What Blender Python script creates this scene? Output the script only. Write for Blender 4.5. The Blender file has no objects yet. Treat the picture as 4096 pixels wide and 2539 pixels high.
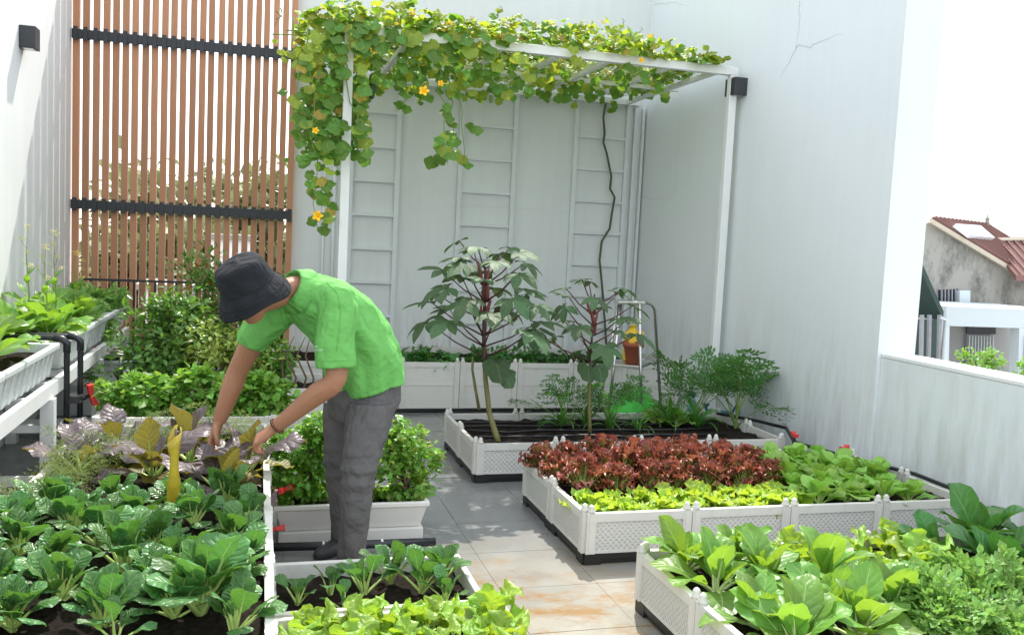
import bpy, math, random
import numpy as np
from mathutils import Vector, Matrix, Euler
from mathutils.bvhtree import BVHTree
R = math.radians
random.seed(7)
SC = bpy.context.scene
COL = SC.collection

# ------------------------------------------------------------------ camera
F_PX, PITCH, ROLL, YAW, EYE = 3586.2, R(4.8366), R(2.7783), R(15.8117), 1.6
def _axes():
    cp, sp = math.cos(PITCH), math.sin(PITCH)
    f = np.array([math.sin(YAW)*cp, math.cos(YAW)*cp, -sp])
    r = np.array([math.cos(YAW), -math.sin(YAW), 0.0]); u = np.cross(r, f)
    c, s = math.cos(ROLL), math.sin(ROLL)
    return r*c+u*s, u*c-r*s, f
AR, AU, AF = _axes()
cam_d = bpy.data.cameras.new('camera'); cam = bpy.data.objects.new('camera', cam_d); COL.objects.link(cam)
cam_d.sensor_width = 36; cam_d.lens = F_PX/4096*36; cam_d.clip_start = 0.05; cam_d.clip_end = 2000
m = Matrix.Identity(4)
for i in range(3):
    m[i][0], m[i][1], m[i][2] = AR[i], AU[i], -AF[i]
m[2][3] = EYE
cam.matrix_world = m
SC.camera = cam
# ------------------------------------------------------------------ sky, sun, exposure
SUN = Vector((0.25, 0.70, 1.0)).normalized()
w = bpy.data.worlds.new('World'); SC.world = w; w.use_nodes = True
wn = w.node_tree.nodes; bg = wn['Background']
sky = wn.new('ShaderNodeTexSky'); sky.sky_type = 'NISHITA'; sky.sun_disc = False
sky.sun_elevation = math.asin(SUN.z); sky.sun_rotation = math.atan2(SUN.x, SUN.y)
sky.dust_density = 1.5; sky.air_density = 1.0; sky.ozone_density = 1.0
hazy = wn.new('ShaderNodeMixRGB'); hazy.inputs[0].default_value = .55; hazy.inputs[2].default_value = (10.2, 10.5, 10.6, 1)   # even high haze over the whole sky
w.node_tree.links.new(sky.outputs[0], hazy.inputs[1]); w.node_tree.links.new(hazy.outputs[0], bg.inputs[0]); bg.inputs[1].default_value = 0.15
sl = bpy.data.lights.new('sun', 'SUN'); sun = bpy.data.objects.new('sun', sl); COL.objects.link(sun)
sl.energy = 3.6; sl.angle = R(0.6); sl.color = (1, .95, .87)
sun.rotation_euler = SUN.to_track_quat('Z', 'Y').to_euler(); sun.location = (3, 8, 14)
SC.view_settings.view_transform = 'Standard'; SC.view_settings.look = 'None'
SC.view_settings.gamma = 1; SC.view_settings.use_curve_mapping = False
SC.view_settings.exposure = 0.88
SC.render.filter_size = 1.9

# ------------------------------------------------------------------ helpers
K = 4096/2439.0
def at(ox, oy, z=None, Y=None, X=None):
    """a point seen at (ox, oy) of the 2439 px wide photograph that lies on one real plane"""
    d = AR*(ox*K-2048)/F_PX - AU*(oy*K-1269.5)/F_PX + AF
    t = (z-EYE)/d[2] if z is not None else Y/d[1] if Y is not None else X/d[0]
    return Vector((d[0]*t, d[1]*t, EYE+d[2]*t))

class MB:
    """collects verts and faces; build() links them as one mesh object"""
    def __init__(s): s.v = []; s.f = []; s.uv = []; s.mi = []; s.has_uv = False
    def add(s, vs, fs, uvs=None, mi=0):
        o = len(s.v); s.v.extend([tuple(p) for p in vs])
        for k, f in enumerate(fs):
            s.f.append(tuple(i+o for i in f)); s.mi.append(mi)
        if uvs is None: s.uv.extend([(0.5, 0.5)]*len(vs))
        else: s.uv.extend(uvs); s.has_uv = True
        return s
    def box(s, x0, x1, y0, y1, z0, z1, mi=0):
        v = [(x0,y0,z0),(x1,y0,z0),(x1,y1,z0),(x0,y1,z0),(x0,y0,z1),(x1,y0,z1),(x1,y1,z1),(x0,y1,z1)]
        return s.add(v, [(3,2,1,0),(4,5,6,7),(0,1,5,4),(1,2,6,5),(2,3,7,6),(3,0,4,7)], None, mi)
    def taper(s, x0, x1, y0, y1, z0, z1, d, mi=0):   # box whose foot is smaller by d
        v = [(x0+d,y0+d,z0),(x1-d,y0+d,z0),(x1-d,y1-d,z0),(x0+d,y1-d,z0),(x0,y0,z1),(x1,y0,z1),(x1,y1,z1),(x0,y1,z1)]
        return s.add(v, [(3,2,1,0),(4,5,6,7),(0,1,5,4),(1,2,6,5),(2,3,7,6),(3,0,4,7)], None, mi)
    def tube(s, pts, rad, n=6, mi=0, cap=True):
        pts = [Vector(p) for p in pts]
        rads = rad if hasattr(rad, '__len__') else [rad]*len(pts)
        vs, fs = [], []; ref = None
        for i, p in enumerate(pts):
            t = (pts[min(i+1, len(pts)-1)]-pts[max(i-1, 0)]).normalized()
            if ref is None: ref = t.orthogonal().normalized()
            a = (ref-t*ref.dot(t)).normalized(); ref = a; b = t.cross(a)
            for k in range(n):
                q = 2*math.pi*k/n; vs.append(p+(a*math.cos(q)+b*math.sin(q))*rads[i])
        for i in range(len(pts)-1):
            for k in range(n):
                fs.append((i*n+k, i*n+(k+1)%n, (i+1)*n+(k+1)%n, (i+1)*n+k))
        if cap: fs.append(tuple(range(n-1, -1, -1))); fs.append(tuple((len(pts)-1)*n+k for k in range(n)))
        uv = [((k+.5)/n, i/max(1, len(pts)-1)) for i in range(len(pts)) for k in range(n)]
        return s.add(vs, fs, uv, mi)
    def rings(s, rings, cap=True, mi=0):   # rings: equal-length lists of points
        n = len(rings[0]); vs = [p for r in rings for p in r]; fs = []
        for i in range(len(rings)-1):
            for k in range(n): fs.append((i*n+k, i*n+(k+1)%n, (i+1)*n+(k+1)%n, (i+1)*n+k))
        if cap: fs.append(tuple(range(n-1, -1, -1))); fs.append(tuple((len(rings)-1)*n+k for k in range(n)))
        return s.add(vs, fs, None, mi)
    def lathe(s, prof, c=(0,0,0), n=16, mi=0, cap=True):
        return s.rings([[(c[0]+r*math.cos(2*math.pi*k/n), c[1]+r*math.sin(2*math.pi*k/n), c[2]+z) for k in range(n)] for r, z in prof], cap, mi)
    def mesh(s, name, mats, smooth=False):
        me = bpy.data.meshes.new(name); me.from_pydata(s.v, [], s.f)
        for mt in (mats if isinstance(mats, (list, tuple)) else [mats]): me.materials.append(mt)
        if any(s.mi): me.polygons.foreach_set('material_index', s.mi)
        if s.has_uv:
            l = np.zeros(len(me.loops), np.int32); me.loops.foreach_get('vertex_index', l)
            uvl = me.uv_layers.new(name='uv'); uvl.data.foreach_set('uv', np.array(s.uv, np.float32)[l].ravel())
        if smooth: me.polygons.foreach_set('use_smooth', [True]*len(me.polygons))
        me.update(); return me
    def build(s, name, mats, parent=None, smooth=False, **kw): return ob(name, s.mesh(name, mats, smooth), parent, **kw)

def ob(name, me, parent=None, loc=(0,0,0), rot=(0,0,0), scale=1.0, stuff=False):
    o = bpy.data.objects.new(name, me); COL.objects.link(o)
    o.location = loc; o.rotation_euler = rot; o.scale = (scale,)*3 if not hasattr(scale, '__len__') else scale
    if parent is not None: o.parent = parent
    if stuff: o['kind'] = 'stuff'
    return o
def tag(o, label, cat, group=None):
    o['label'] = label; o['category'] = cat
    if group: o['group'] = group
    return o
def thing(name, label, cat, loc=(0,0,0), rz=0.0, group=None):
    o = bpy.data.objects.new(name, None); COL.objects.link(o); o.location = loc; o.rotation_euler = (0,0,rz)
    o.empty_display_size = .05
    return tag(o, label, cat, group)
def bevel(o, wd=.004, seg=2):
    b = o.modifiers.new('bevel', 'BEVEL'); b.width = wd; b.segments = seg; b.limit_method = 'ANGLE'; return o
ORD = ['first','second','third','fourth','fifth','sixth','seventh','eighth','ninth','tenth','eleventh','twelfth','thirteenth','fourteenth']

# ------------------------------------------------------------------ materials
class NT:
    def __init__(s, name):
        s.m = bpy.data.materials.new(name); s.m.use_nodes = True; s.t = s.m.node_tree
        s.b = s.t.nodes['Principled BSDF']; s.out = s.t.nodes['Material Output']
    def n(s, typ, ins=None, **props):
        nd = s.t.nodes.new('ShaderNode'+typ)
        for k, v in props.items(): setattr(nd, k, v)
        for k, v in (ins or {}).items(): s.set(nd, k, v)
        return nd
    def set(s, nd, k, v):
        i = nd.inputs[k]
        if isinstance(v, bpy.types.NodeSocket): s.t.links.new(v, i)
        elif isinstance(v, bpy.types.Node): s.t.links.new(v.outputs[0], i)
        else: i.default_value = v
    def math(s, op, a, b=0.0, c=None, clamp=False):
        nd = s.n('Math', {0: a, 1: b}, operation=op); nd.use_clamp = clamp
        if c is not None: s.set(nd, 2, c)
        return nd.outputs[0]
    def mix(s, f, a, b, blend='MIX'):
        nd = s.n('MixRGB', {0: f, 1: a, 2: b}, blend_type=blend); return nd.outputs[0]
    def noise(s, scale, det=3, vec=None, rough=.55, out=0):
        nd = s.n('TexNoise', {'Scale': scale, 'Detail': det, 'Roughness': rough})
        if vec is not None: s.set(nd, 'Vector', vec)
        return nd.outputs[out]
    def ramp(s, f, stops):
        nd = s.n('ValToRGB', {0: f}); e = nd.color_ramp.elements
        while len(e) < len(stops): e.new(.5)
        for k, (p, c) in enumerate(stops):
            e[k].position = p; e[k].color = c if len(c) == 4 else (*c, 1)
        return nd.outputs[0]
    def bump(s, h, st=.3, dist=.01):
        nd = s.n('Bump', {'Height': h, 'Strength': st, 'Distance': dist}); s.t.links.new(nd.outputs[0], s.b.inputs['Normal']); return nd.outputs[0]
    def base(s, c, rough=.5, metal=0, spec=.5):
        s.set(s.b, 'Base Color', c if isinstance(c, bpy.types.NodeSocket) else (*c, 1)); s.set(s.b, 'Roughness', rough); s.set(s.b, 'Metallic', metal)
        s.set(s.b, 'Specular IOR Level', spec); return s
def C4(c): return (*c, 1.0)
def plain(name, c, rough=.5, metal=0, var=.12, scale=9.0, bump=0.0, bscale=60, spec=.5):
    t = NT(name); co = t.n('TexCoord').outputs['Object']
    n = t.noise(scale, 4, co)
    rnd = t.n('ObjectInfo').outputs['Random']
    k = t.math('MULTIPLY_ADD', n, 2*var, 1-var)
    k = t.math('MULTIPLY_ADD', rnd, var*.6, t.math('SUBTRACT', k, var*.3))
    g = t.n('CombineColor', {0: k, 1: k, 2: k}).outputs[0]
    t.base(t.mix(1.0, C4(c), g, 'MULTIPLY'), rough, metal, spec)
    if bump: t.bump(t.noise(bscale, 4, co), bump, .01)
    return t.m

def wall_mat(name, c, streak=.035, dirt=.55):
    t = NT(name); pos = t.n('NewGeometry').outputs['Position']
    mp = t.n('Mapping', {'Vector': pos, 'Scale': (5, 5, .35)}).outputs[0]
    a = t.noise(2.2, 5, mp, .62); b = t.noise(1.1, 3, pos)
    k = t.math('MULTIPLY_ADD', a, 2*streak, 1-streak); k2 = t.math('MULTIPLY_ADD', b, .10, .95)
    k = t.math('MULTIPLY', k, k2); g = t.n('CombineColor', {0: k, 1: k, 2: k}).outputs[0]
    col = t.mix(1, C4(c), g, 'MULTIPLY')
    z = t.n('SeparateXYZ', {0: pos}).outputs[2]
    low = t.math('SUBTRACT', 1.0, t.math('DIVIDE', z, 1.3), clamp=True)
    dm = t.n('Mapping', {'Vector': pos, 'Scale': (7, 7, 1.2)}).outputs[0]
    dn = t.ramp(t.noise(1.5, 5, dm, .65), [(.42, (0,0,0)), (.72, (1,1,1))])
    f = t.math('MULTIPLY', t.math('MULTIPLY', low, dn), dirt)
    col = t.mix(f, col, (.30, .28, .22, 1))
    t.base(col, .75, 0, .25); t.bump(t.noise(26, 4, pos), .07, .01); return t.m

def leaf_mat(name, base, vein, dark=None, tip=None, under=None, rough=.38, trans=.34, tcol=None, nv=7, vs=.55, rib=.10, pucker=.5, var=.22, spec=.5, savoy=.5):
    """leaf: pale midrib and side veins, quilted relief, light through the blade; all in the leaf's own UV"""
    t = NT(name)
    uv = t.n('UVMap').outputs[0]; sp = t.n('SeparateXYZ', {0: uv}); u, v = sp.outputs[0], sp.outputs[1]
    au = t.math('ABSOLUTE', t.math('MULTIPLY_ADD', u, 2.0, -1.0))
    ri = t.n('NewGeometry').outputs['Random Per Island']; ro = t.n('ObjectInfo').outputs['Random']
    rnd = t.math('FRACT', t.math('ADD', ri, t.math('MULTIPLY', ro, 7.3)))
    wid = t.math('MULTIPLY_ADD', v, -rib*.75, rib)
    mid = t.math('SUBTRACT', 1.0, t.math('DIVIDE', au, wid), clamp=True)
    pos = t.n('TexCoord').outputs['Object']; wob = t.noise(19, 2, pos)
    ph = t.math('FRACT', t.math('ADD', t.math('ADD', t.math('MULTIPLY', v, float(nv)), t.math('MULTIPLY', t.math('POWER', au, .8), -1.7)), t.math('MULTIPLY', wob, 1.1)))
    dv = t.math('ABSOLUTE', t.math('SUBTRACT', ph, .5))               # 0 on a side vein, .5 between
    sv = t.math('SUBTRACT', 1.0, t.math('DIVIDE', dv, .09), clamp=True)
    vm = t.math('MAXIMUM', t.math('MULTIPLY', mid, 1.4, clamp=True), t.math('MULTIPLY', sv, vs))
    nz = t.noise(26, 3, pos)
    col = C4(base)
    if dark: col = t.mix(t.ramp(nz, [(.35, (0,0,0)), (.68, (1,1,1))]), C4(base), C4(dark))
    if tip:
        tw = t.math('ADD', v, t.math('MULTIPLY', t.math('SUBTRACT', nz, .5), .9))
        tw = t.math('ADD', tw, t.math('MULTIPLY', au, .18))
        col = t.mix(t.ramp(tw, [(tip[1], (0,0,0)), (tip[2], (1,1,1))]), col, C4(tip[0]))
    col = t.mix(vm, col, C4(vein))
    hs = t.n('HueSaturation', {'Hue': t.math('MULTIPLY_ADD', rnd, .03, .485), 'Saturation': 1.0, 'Value': t.math('MULTIPLY_ADD', rnd, 2*var, 1-var), 'Color': col}).outputs[0]
    if under:
        bf = t.n('NewGeometry').outputs['Backfacing']; hs = t.mix(bf, hs, C4(under))
    t.base(hs, rough, 0, spec)
    h = t.math('SUBTRACT', t.math('SQRT', dv), t.math('MULTIPLY', mid, .4))
    h = t.math('ADD', t.math('MULTIPLY', h, .7), t.math('MULTIPLY', t.noise(34, 1, pos), savoy*1.3))
    nrm = t.bump(h, pucker*.8, .009)
    tr = t.n('BsdfTranslucent', {'Color': t.mix(.6, hs, C4(tcol or tuple(min(1, c*2.2) for c in base))), 'Normal': nrm})
    mx = t.n('MixShader', {0: trans}); t.t.links.new(t.b.outputs[0], mx.inputs[1]); t.t.links.new(tr.outputs[0], mx.inputs[2])
    t.t.links.new(mx.outputs[0], t.out.inputs[0]); return t.m

M = {}
M['wall'] = wall_mat('white_plaster', (.715, .755, .77)); M['wall2'] = wall_mat('grey_plaster', (.68, .705, .70), .07, .55)
M['wall_clean'] = wall_mat('pale_plaster', (.78, .79, .79), .05, .2)
M['white_metal'] = plain('white_painted_metal', (.78, .79, .78), .4, 0, .06)
M['bed_white'] = plain('white_plastic', (.76, .755, .73), .42, 0, .07, 6)
t = NT('white_plastic'); pos = t.n('NewGeometry').outputs['Position']; ro = t.n('ObjectInfo').outputs['Random']
k = t.math('MULTIPLY_ADD', ro, .07, .95); c_ = t.mix(1, (.64, .63, .595, 1), t.n('CombineColor', {0: k, 1: k, 2: t.math('MULTIPLY', k, t.math('MULTIPLY_ADD', ro, -.03, 1.0))}).outputs[0], 'MULTIPLY')
sp_ = t.ramp(t.noise(7, 8, t.n('Mapping', {'Vector': pos, 'Scale': (1, 1, .5)}).outputs[0], .75), [(.50, (0,0,0)), (.78, (1,1,1))]); c_ = t.mix(t.math('MULTIPLY', sp_, .45), c_, (.40, .35, .27, 1))
t.base(c_, .42, 0, .45); t.bump(t.noise(5, 2, pos), .08, .02); M['bed_white'] = t.m
M['planter'] = plain('ivory_plastic', (.70, .685, .64), .5, 0, .10, 4)
M['planter_grey'] = plain('pale_grey_plastic', (.60, .63, .62), .45, 0, .12, 5)
M['black_plastic'] = plain('black_plastic', (.012, .012, .013), .45, 0, .2)
M['pvc'] = plain('black_pipe', (.012, .014, .018), .35, 0, .15)
M['trellis'] = plain('trellis_paint', (.66, .69, .695), .6, 0, .06)
M['lamp'] = plain('charcoal_metal', (.032, .036, .042), .5, 0, .1)
M['rail'] = plain('dark_rail', (.018, .021, .027), .45, 0, .15)
M['red'] = plain('red_plastic', (.65, .03, .03), .4, 0, .15)
M['steel'] = plain('brushed_steel', (.55, .54, .52), .28, 1.0, .12, 20)
M['yellow'] = plain('yellow_plastic', (.78, .52, .02), .45, 0, .15)
M['trap'] = plain('yellow_sticky_card', (.40, .30, .022), .35, 0, .45, 26)
M['terracotta'] = plain('terracotta', (.33, .085, .04), .75, 0, .2)
M['green_plastic'] = plain('bright_green_plastic', (.05, .55, .05), .35, 0, .15)
M['blue'] = plain('pale_blue_plastic', (.20, .38, .55), .25, 0, .1)
M['teal'] = plain('teal_plastic', (.01, .13, .22), .35, 0, .15)
M['bark'] = plain('bark', (.12, .085, .05), .85, 0, .3, 30, .5)
M['stem_green'] = plain('green_stem', (.16, .25, .05), .5, 0, .2, 20)
M['stem_okra'] = plain('okra_stem', (.17, .16, .05), .55, 0, .35, 14, .3)
M['stem_red'] = plain('red_stem', (.07, .025, .022), .5, 0, .3, 14)
M['pod'] = plain('red_pod', (.19, .045, .035), .5, 0, .3, 14)
M['petiole'] = plain('pale_petiole', (.42, .56, .16), .4, 0, .15, 14)
M['petiole_white'] = plain('white_petiole', (.55, .66, .30), .4, 0, .15, 14)
M['petal'] = plain('yellow_petal', (.85, .50, .01), .5, 0, .15, 14)
M['mustard_flower'] = plain('mustard_petal', (.70, .66, .09), .6, 0, .2, 14)
M['concrete'] = plain('bare_concrete', (.30, .29, .26), .9, 0, .15, 3)
M['ground'] = plain('town_ground', (.20, .19, .17), .9, 0, .25, .4)

t = NT('soil'); pos = t.n('TexCoord').outputs['Object']
t.base(t.ramp(t.noise(42, 6, pos, .7), [(.35, (.006,.0045,.0035)), (.62, (.034,.024,.017)), (.85, (.10,.072,.05))]), .95, 0, .15)
t.bump(t.noise(60, 6, pos, .75), 1.0, .02); M['soil'] = t.m

t = NT('floor_tile'); pos = t.n('NewGeometry').outputs['Position']; ro = t.n('ObjectInfo').outputs['Random']
big = t.noise(1.6, 5, pos, .6); fine = t.noise(30, 5, pos)
col = t.ramp(big, [(.3, (.165,.172,.170)), (.7, (.225,.230,.224))])
k = t.math('MULTIPLY_ADD', ro, .16, .92); col = t.mix(1, col, t.n('CombineColor', {0: k, 1: k, 2: k}).outputs[0], 'MULTIPLY')
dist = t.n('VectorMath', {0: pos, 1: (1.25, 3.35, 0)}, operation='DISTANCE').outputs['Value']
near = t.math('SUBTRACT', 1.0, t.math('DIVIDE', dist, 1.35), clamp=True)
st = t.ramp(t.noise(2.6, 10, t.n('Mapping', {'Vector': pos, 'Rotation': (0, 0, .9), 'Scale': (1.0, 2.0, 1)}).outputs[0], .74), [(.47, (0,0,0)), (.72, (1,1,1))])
sunlit_mix = t.ramp(t.noise(1.3, 4, pos), [(.40, (0,0,0)), (.65, (1,1,1))])
col = t.mix(t.math('MULTIPLY', t.math('MULTIPLY_ADD', sunlit_mix, .6, .4), t.math('MULTIPLY', near, 1.5, clamp=True)), col, (.335, .31, .25, 1))  # warm pale tone of the sunlit floor area, painted into the tile colour
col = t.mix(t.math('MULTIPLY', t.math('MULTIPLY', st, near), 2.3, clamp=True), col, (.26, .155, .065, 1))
dark = t.ramp(t.noise(2.3, 7, pos, .7), [(.52, (0,0,0)), (.74, (1,1,1))]); col = t.mix(t.math('MULTIPLY', dark, .35), col, (.10, .10, .095, 1))
t.base(col, t.ramp(big, [(.35, (.10,.10,.10)), (.7, (.34,.34,.34))]), 0, .5); t.bump(fine, .06, .01); M['tile'] = t.m
M['grout'] = plain('grout', (.19, .175, .15), .9, 0, .2)

t = NT('slat_wood'); pos = t.n('TexCoord').outputs['Object']
mp = t.n('Mapping', {'Vector': pos, 'Scale': (40, 40, 1.2)}).outputs[0]
n1 = t.noise(1.5, 5, mp, .6); ro = t.n('ObjectInfo').outputs['Random']
col = t.mix(n1, (.38, .175, .090, 1), (.48, .245, .14, 1)); k = t.math('MULTIPLY_ADD', ro, .25, .88)
t.base(t.mix(1, col, t.n('CombineColor', {0: k, 1: k, 2: k}).outputs[0], 'MULTIPLY'), .55, 0, .3); t.bump(n1, .12, .005); M['slat'] = t.m

t = NT('perforated_panel'); pos = t.n('TexCoord').outputs['Object']; sp = t.n('SeparateXYZ', {0: pos})
a = t.math('ADD', sp.outputs[0], sp.outputs[1]); fr = 2*math.pi/.026
fr = math.pi/.030
s1 = t.math('ABSOLUTE', t.math('SINE', t.math('MULTIPLY', t.math('ADD', a, sp.outputs[2]), fr))); s2 = t.math('ABSOLUTE', t.math('SINE', t.math('MULTIPLY', t.math('SUBTRACT', a, sp.outputs[2]), fr)))
h = t.math('MINIMUM', s1, s2); hole = t.ramp(h, [(.38, (0,0,0)), (.55, (1,1,1))])
t.base(t.mix(t.math('MULTIPLY', hole, .55), (.64, .63, .595, 1), (.40, .395, .375, 1)), .45, 0, .4); t.bump(t.math('MULTIPLY', h, -1.0), .6, .006); M['perf'] = t.m

def cloth(name, c, c2, scale=5, wrinkle=.5, weave=500):
    t = NT(name); pos = t.n('TexCoord').outputs['Object']
    n = t.noise(scale, 4, pos)
    t.base(t.mix(n, C4(c), C4(c2)), .85, 0, .15)
    mp = t.n('Mapping', {'Vector': pos, 'Rotation': (.5, .8, .3), 'Scale': (1, 2.6, 1)}).outputs[0]
    wv = t.noise(11, 3, mp, .45); f = t.noise(weave, 2, pos)
    h = t.math('ADD', wv, t.math('MULTIPLY', f, .04)); t.bump(h, wrinkle, .05)
    return t.m
M['shirt'] = cloth('green_polo_cloth', (.14, .41, .10), (.17, .46, .125), 5, .75)
M['trousers'] = cloth('grey_twill', (.098, .095, .099), (.142, .137, .138), 9, .85)
M['hat'] = cloth('charcoal_denim', (.010, .0115, .014), (.028, .031, .037), 14, .5)
M['logo'] = plain('white_print', (.7, .82, .7), .8, 0, .05)
t = NT('skin'); pos = t.n('TexCoord').outputs['Object']
t.base(t.mix(t.noise(9, 4, pos), (.30, .135, .075, 1), (.40, .19, .115, 1)), .48, 0, .4)
t.set(t.b, 'Subsurface Weight', .12); t.set(t.b, 'Subsurface Radius', (.02, .007, .004)); t.set(t.b, 'Subsurface Scale', .4)
t.bump(t.noise(240, 3, pos), .12, .004); M['skin'] = t.m
M['hair'] = plain('black_hair', (.012, .010, .009), .6, 0, .3, 40)
M['bead'] = plain('brown_bead', (.10, .035, .02), .4, 0, .3, 40)
M['eye'] = plain('eye_white', (.6, .58, .55), .3); M['shoe'] = plain('dark_shoe', (.03, .03, .035), .6)

# leaf materials
L = {}
L['choy'] = leaf_mat('dark_choy_leaf', (.085, .215, .056), (.27, .41, .16), (.056, .165, .046), rough=.38, trans=.28, tcol=(.20, .46, .03), nv=6, vs=.30, rib=.10, pucker=.85, spec=.5, savoy=.6)
L['lime'] = leaf_mat('lime_mustard_leaf', (.27, .44, .05), (.48, .60, .22), (.19, .36, .045), rough=.42, trans=.42, tcol=(.60, .76, .03), nv=5, vs=.22, rib=.08, pucker=.9, savoy=.9)
L['bigchoy'] = leaf_mat('light_choy_leaf', (.165, .330, .055), (.40, .55, .20), (.125, .28, .045), rough=.40, trans=.40, tcol=(.46, .68, .03), nv=5, vs=.20, rib=.09, pucker=.6, savoy=.5)
L['collard'] = leaf_mat('collard_leaf', (.065, .22, .05), (.24, .42, .16), (.05, .17, .04), rough=.36, trans=.32, tcol=(.24, .55, .04), nv=6, vs=.35, rib=.06, pucker=.6)
L['lettuce'] = leaf_mat('pale_lettuce_leaf', (.38, .54, .06), (.55, .66, .22), (.28, .46, .045), rough=.45, trans=.44, tcol=(.74, .88, .05), nv=5, vs=.15, rib=.08, pucker=.8, savoy=.8)
L['midchoy'] = leaf_mat('young_mustard_leaf', (.30, .52, .095), (.42, .60, .20), (.24, .46, .07), rough=.45, trans=.38, tcol=(.40, .68, .05), nv=5, vs=.2, rib=.07, pucker=.5)
L['red'] = leaf_mat('red_lettuce_leaf', (.26, .29, .055), (.34, .30, .10), (.17, .20, .035), tip=((.26, .075, .052), .48, .88), rough=.45, trans=.30, tcol=(.52, .12, .06), nv=5, vs=.12, rib=.10, pucker=.9, savoy=.9)
L['purple'] = leaf_mat('purple_mustard_leaf', (.105, .085, .095), (.21, .18, .18), (.075, .068, .066), tip=((.115, .085, .098), .3, .8), under=(.24, .22, .045), rough=.42, trans=.22, tcol=(.42, .34, .05), nv=7, vs=.6, rib=.09, pucker=.9)
L['yellowing'] = leaf_mat('yellowing_mustard_leaf', (.22, .20, .035), (.38, .36, .15), (.14, .14, .05), rough=.45, trans=.4, tcol=(.6, .5, .03), nv=7, vs=.5, pucker=.8)
L['shelf'] = leaf_mat('mustard_green_leaf', (.15, .33, .05), (.36, .50, .18), (.11, .26, .04), rough=.40, trans=.40, tcol=(.44, .70, .03), nv=5, vs=.22, rib=.08, pucker=.55)
L['squash'] = leaf_mat('squash_leaf', (.125, .265, .04), (.20, .34, .08), (.085, .20, .03), rough=.5, trans=.45, tcol=(.34, .58, .03), nv=5, vs=.2, rib=.04, pucker=.6)
L['squash_y'] = leaf_mat('yellowing_squash_leaf', (.24, .37, .045), (.40, .46, .13), (.33, .36, .05), rough=.5, trans=.5, tcol=(.66, .76, .04), nv=5, vs=.2, rib=.04, pucker=.6)
L['squash_o'] = leaf_mat('sere_squash_leaf', (.42, .34, .06), (.5, .45, .2), (.36, .22, .05), rough=.6, trans=.5, tcol=(.7, .55, .06), nv=6, vs=.3, rib=.05, pucker=.6)
L['okra'] = leaf_mat('okra_leaf', (.066, .130, .052), (.16, .21, .11), (.048, .10, .042), rough=.55, trans=.22, tcol=(.18, .32, .06), nv=5, vs=.22, rib=.05, pucker=.4, spec=.3)
L['fern'] = leaf_mat('carrot_leaf', (.065, .19, .045), (.10, .22, .05), rough=.5, trans=.35, tcol=(.16, .40, .04), vs=.1, pucker=.2)
L['dill'] = leaf_mat('feathery_leaf', (.21, .27, .085), (.26, .34, .12), (.15, .21, .06), rough=.55, trans=.35, tcol=(.36, .46, .12), vs=.1, pucker=.2)
L['frizzy'] = leaf_mat('frizzy_leaf', (.23, .43, .10), (.30, .48, .16), (.16, .33, .07), rough=.42, trans=.38, tcol=(.42, .66, .12), vs=.1, pucker=.3)
L['grass'] = leaf_mat('strappy_leaf', (.085, .24, .04), (.12, .28, .06), rough=.45, trans=.35, tcol=(.16, .42, .02), vs=.0, pucker=.1)
L['shrub'] = leaf_mat('dark_shrub_leaf', (.110, .225, .045), (.15, .28, .07), rough=.28, trans=.32, tcol=(.26, .50, .03), vs=.2, pucker=.2, var=.45)
L['orange'] = leaf_mat('orange_shoot_leaf', (.38, .15, .03), (.4, .2, .06), rough=.4, trans=.35, tcol=(.7, .25, .03), vs=.2, pucker=.2)
L['varieg'] = leaf_mat('variegated_leaf', (.30, .38, .07), (.55, .56, .26), (.16, .28, .04), rough=.35, trans=.35, tcol=(.55, .64, .08), vs=.5, pucker=.2, var=.45)
L['mint'] = leaf_mat('mint_leaf', (.175, .37, .05), (.26, .44, .12), (.11, .26, .035), rough=.42, trans=.38, tcol=(.42, .70, .06), vs=.3, pucker=.4, var=.38)
L['bush'] = leaf_mat('cilantro_leaf', (.15, .34, .04), (.26, .44, .10), (.10, .26, .03), rough=.30, trans=.38, tcol=(.42, .72, .04), vs=.2, pucker=.3, var=.42)
L['tree'] = leaf_mat('tree_leaf', (.17, .20, .085), (.16, .19, .08), rough=.6, trans=.25, vs=.1, pucker=.1, var=.45)

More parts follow.
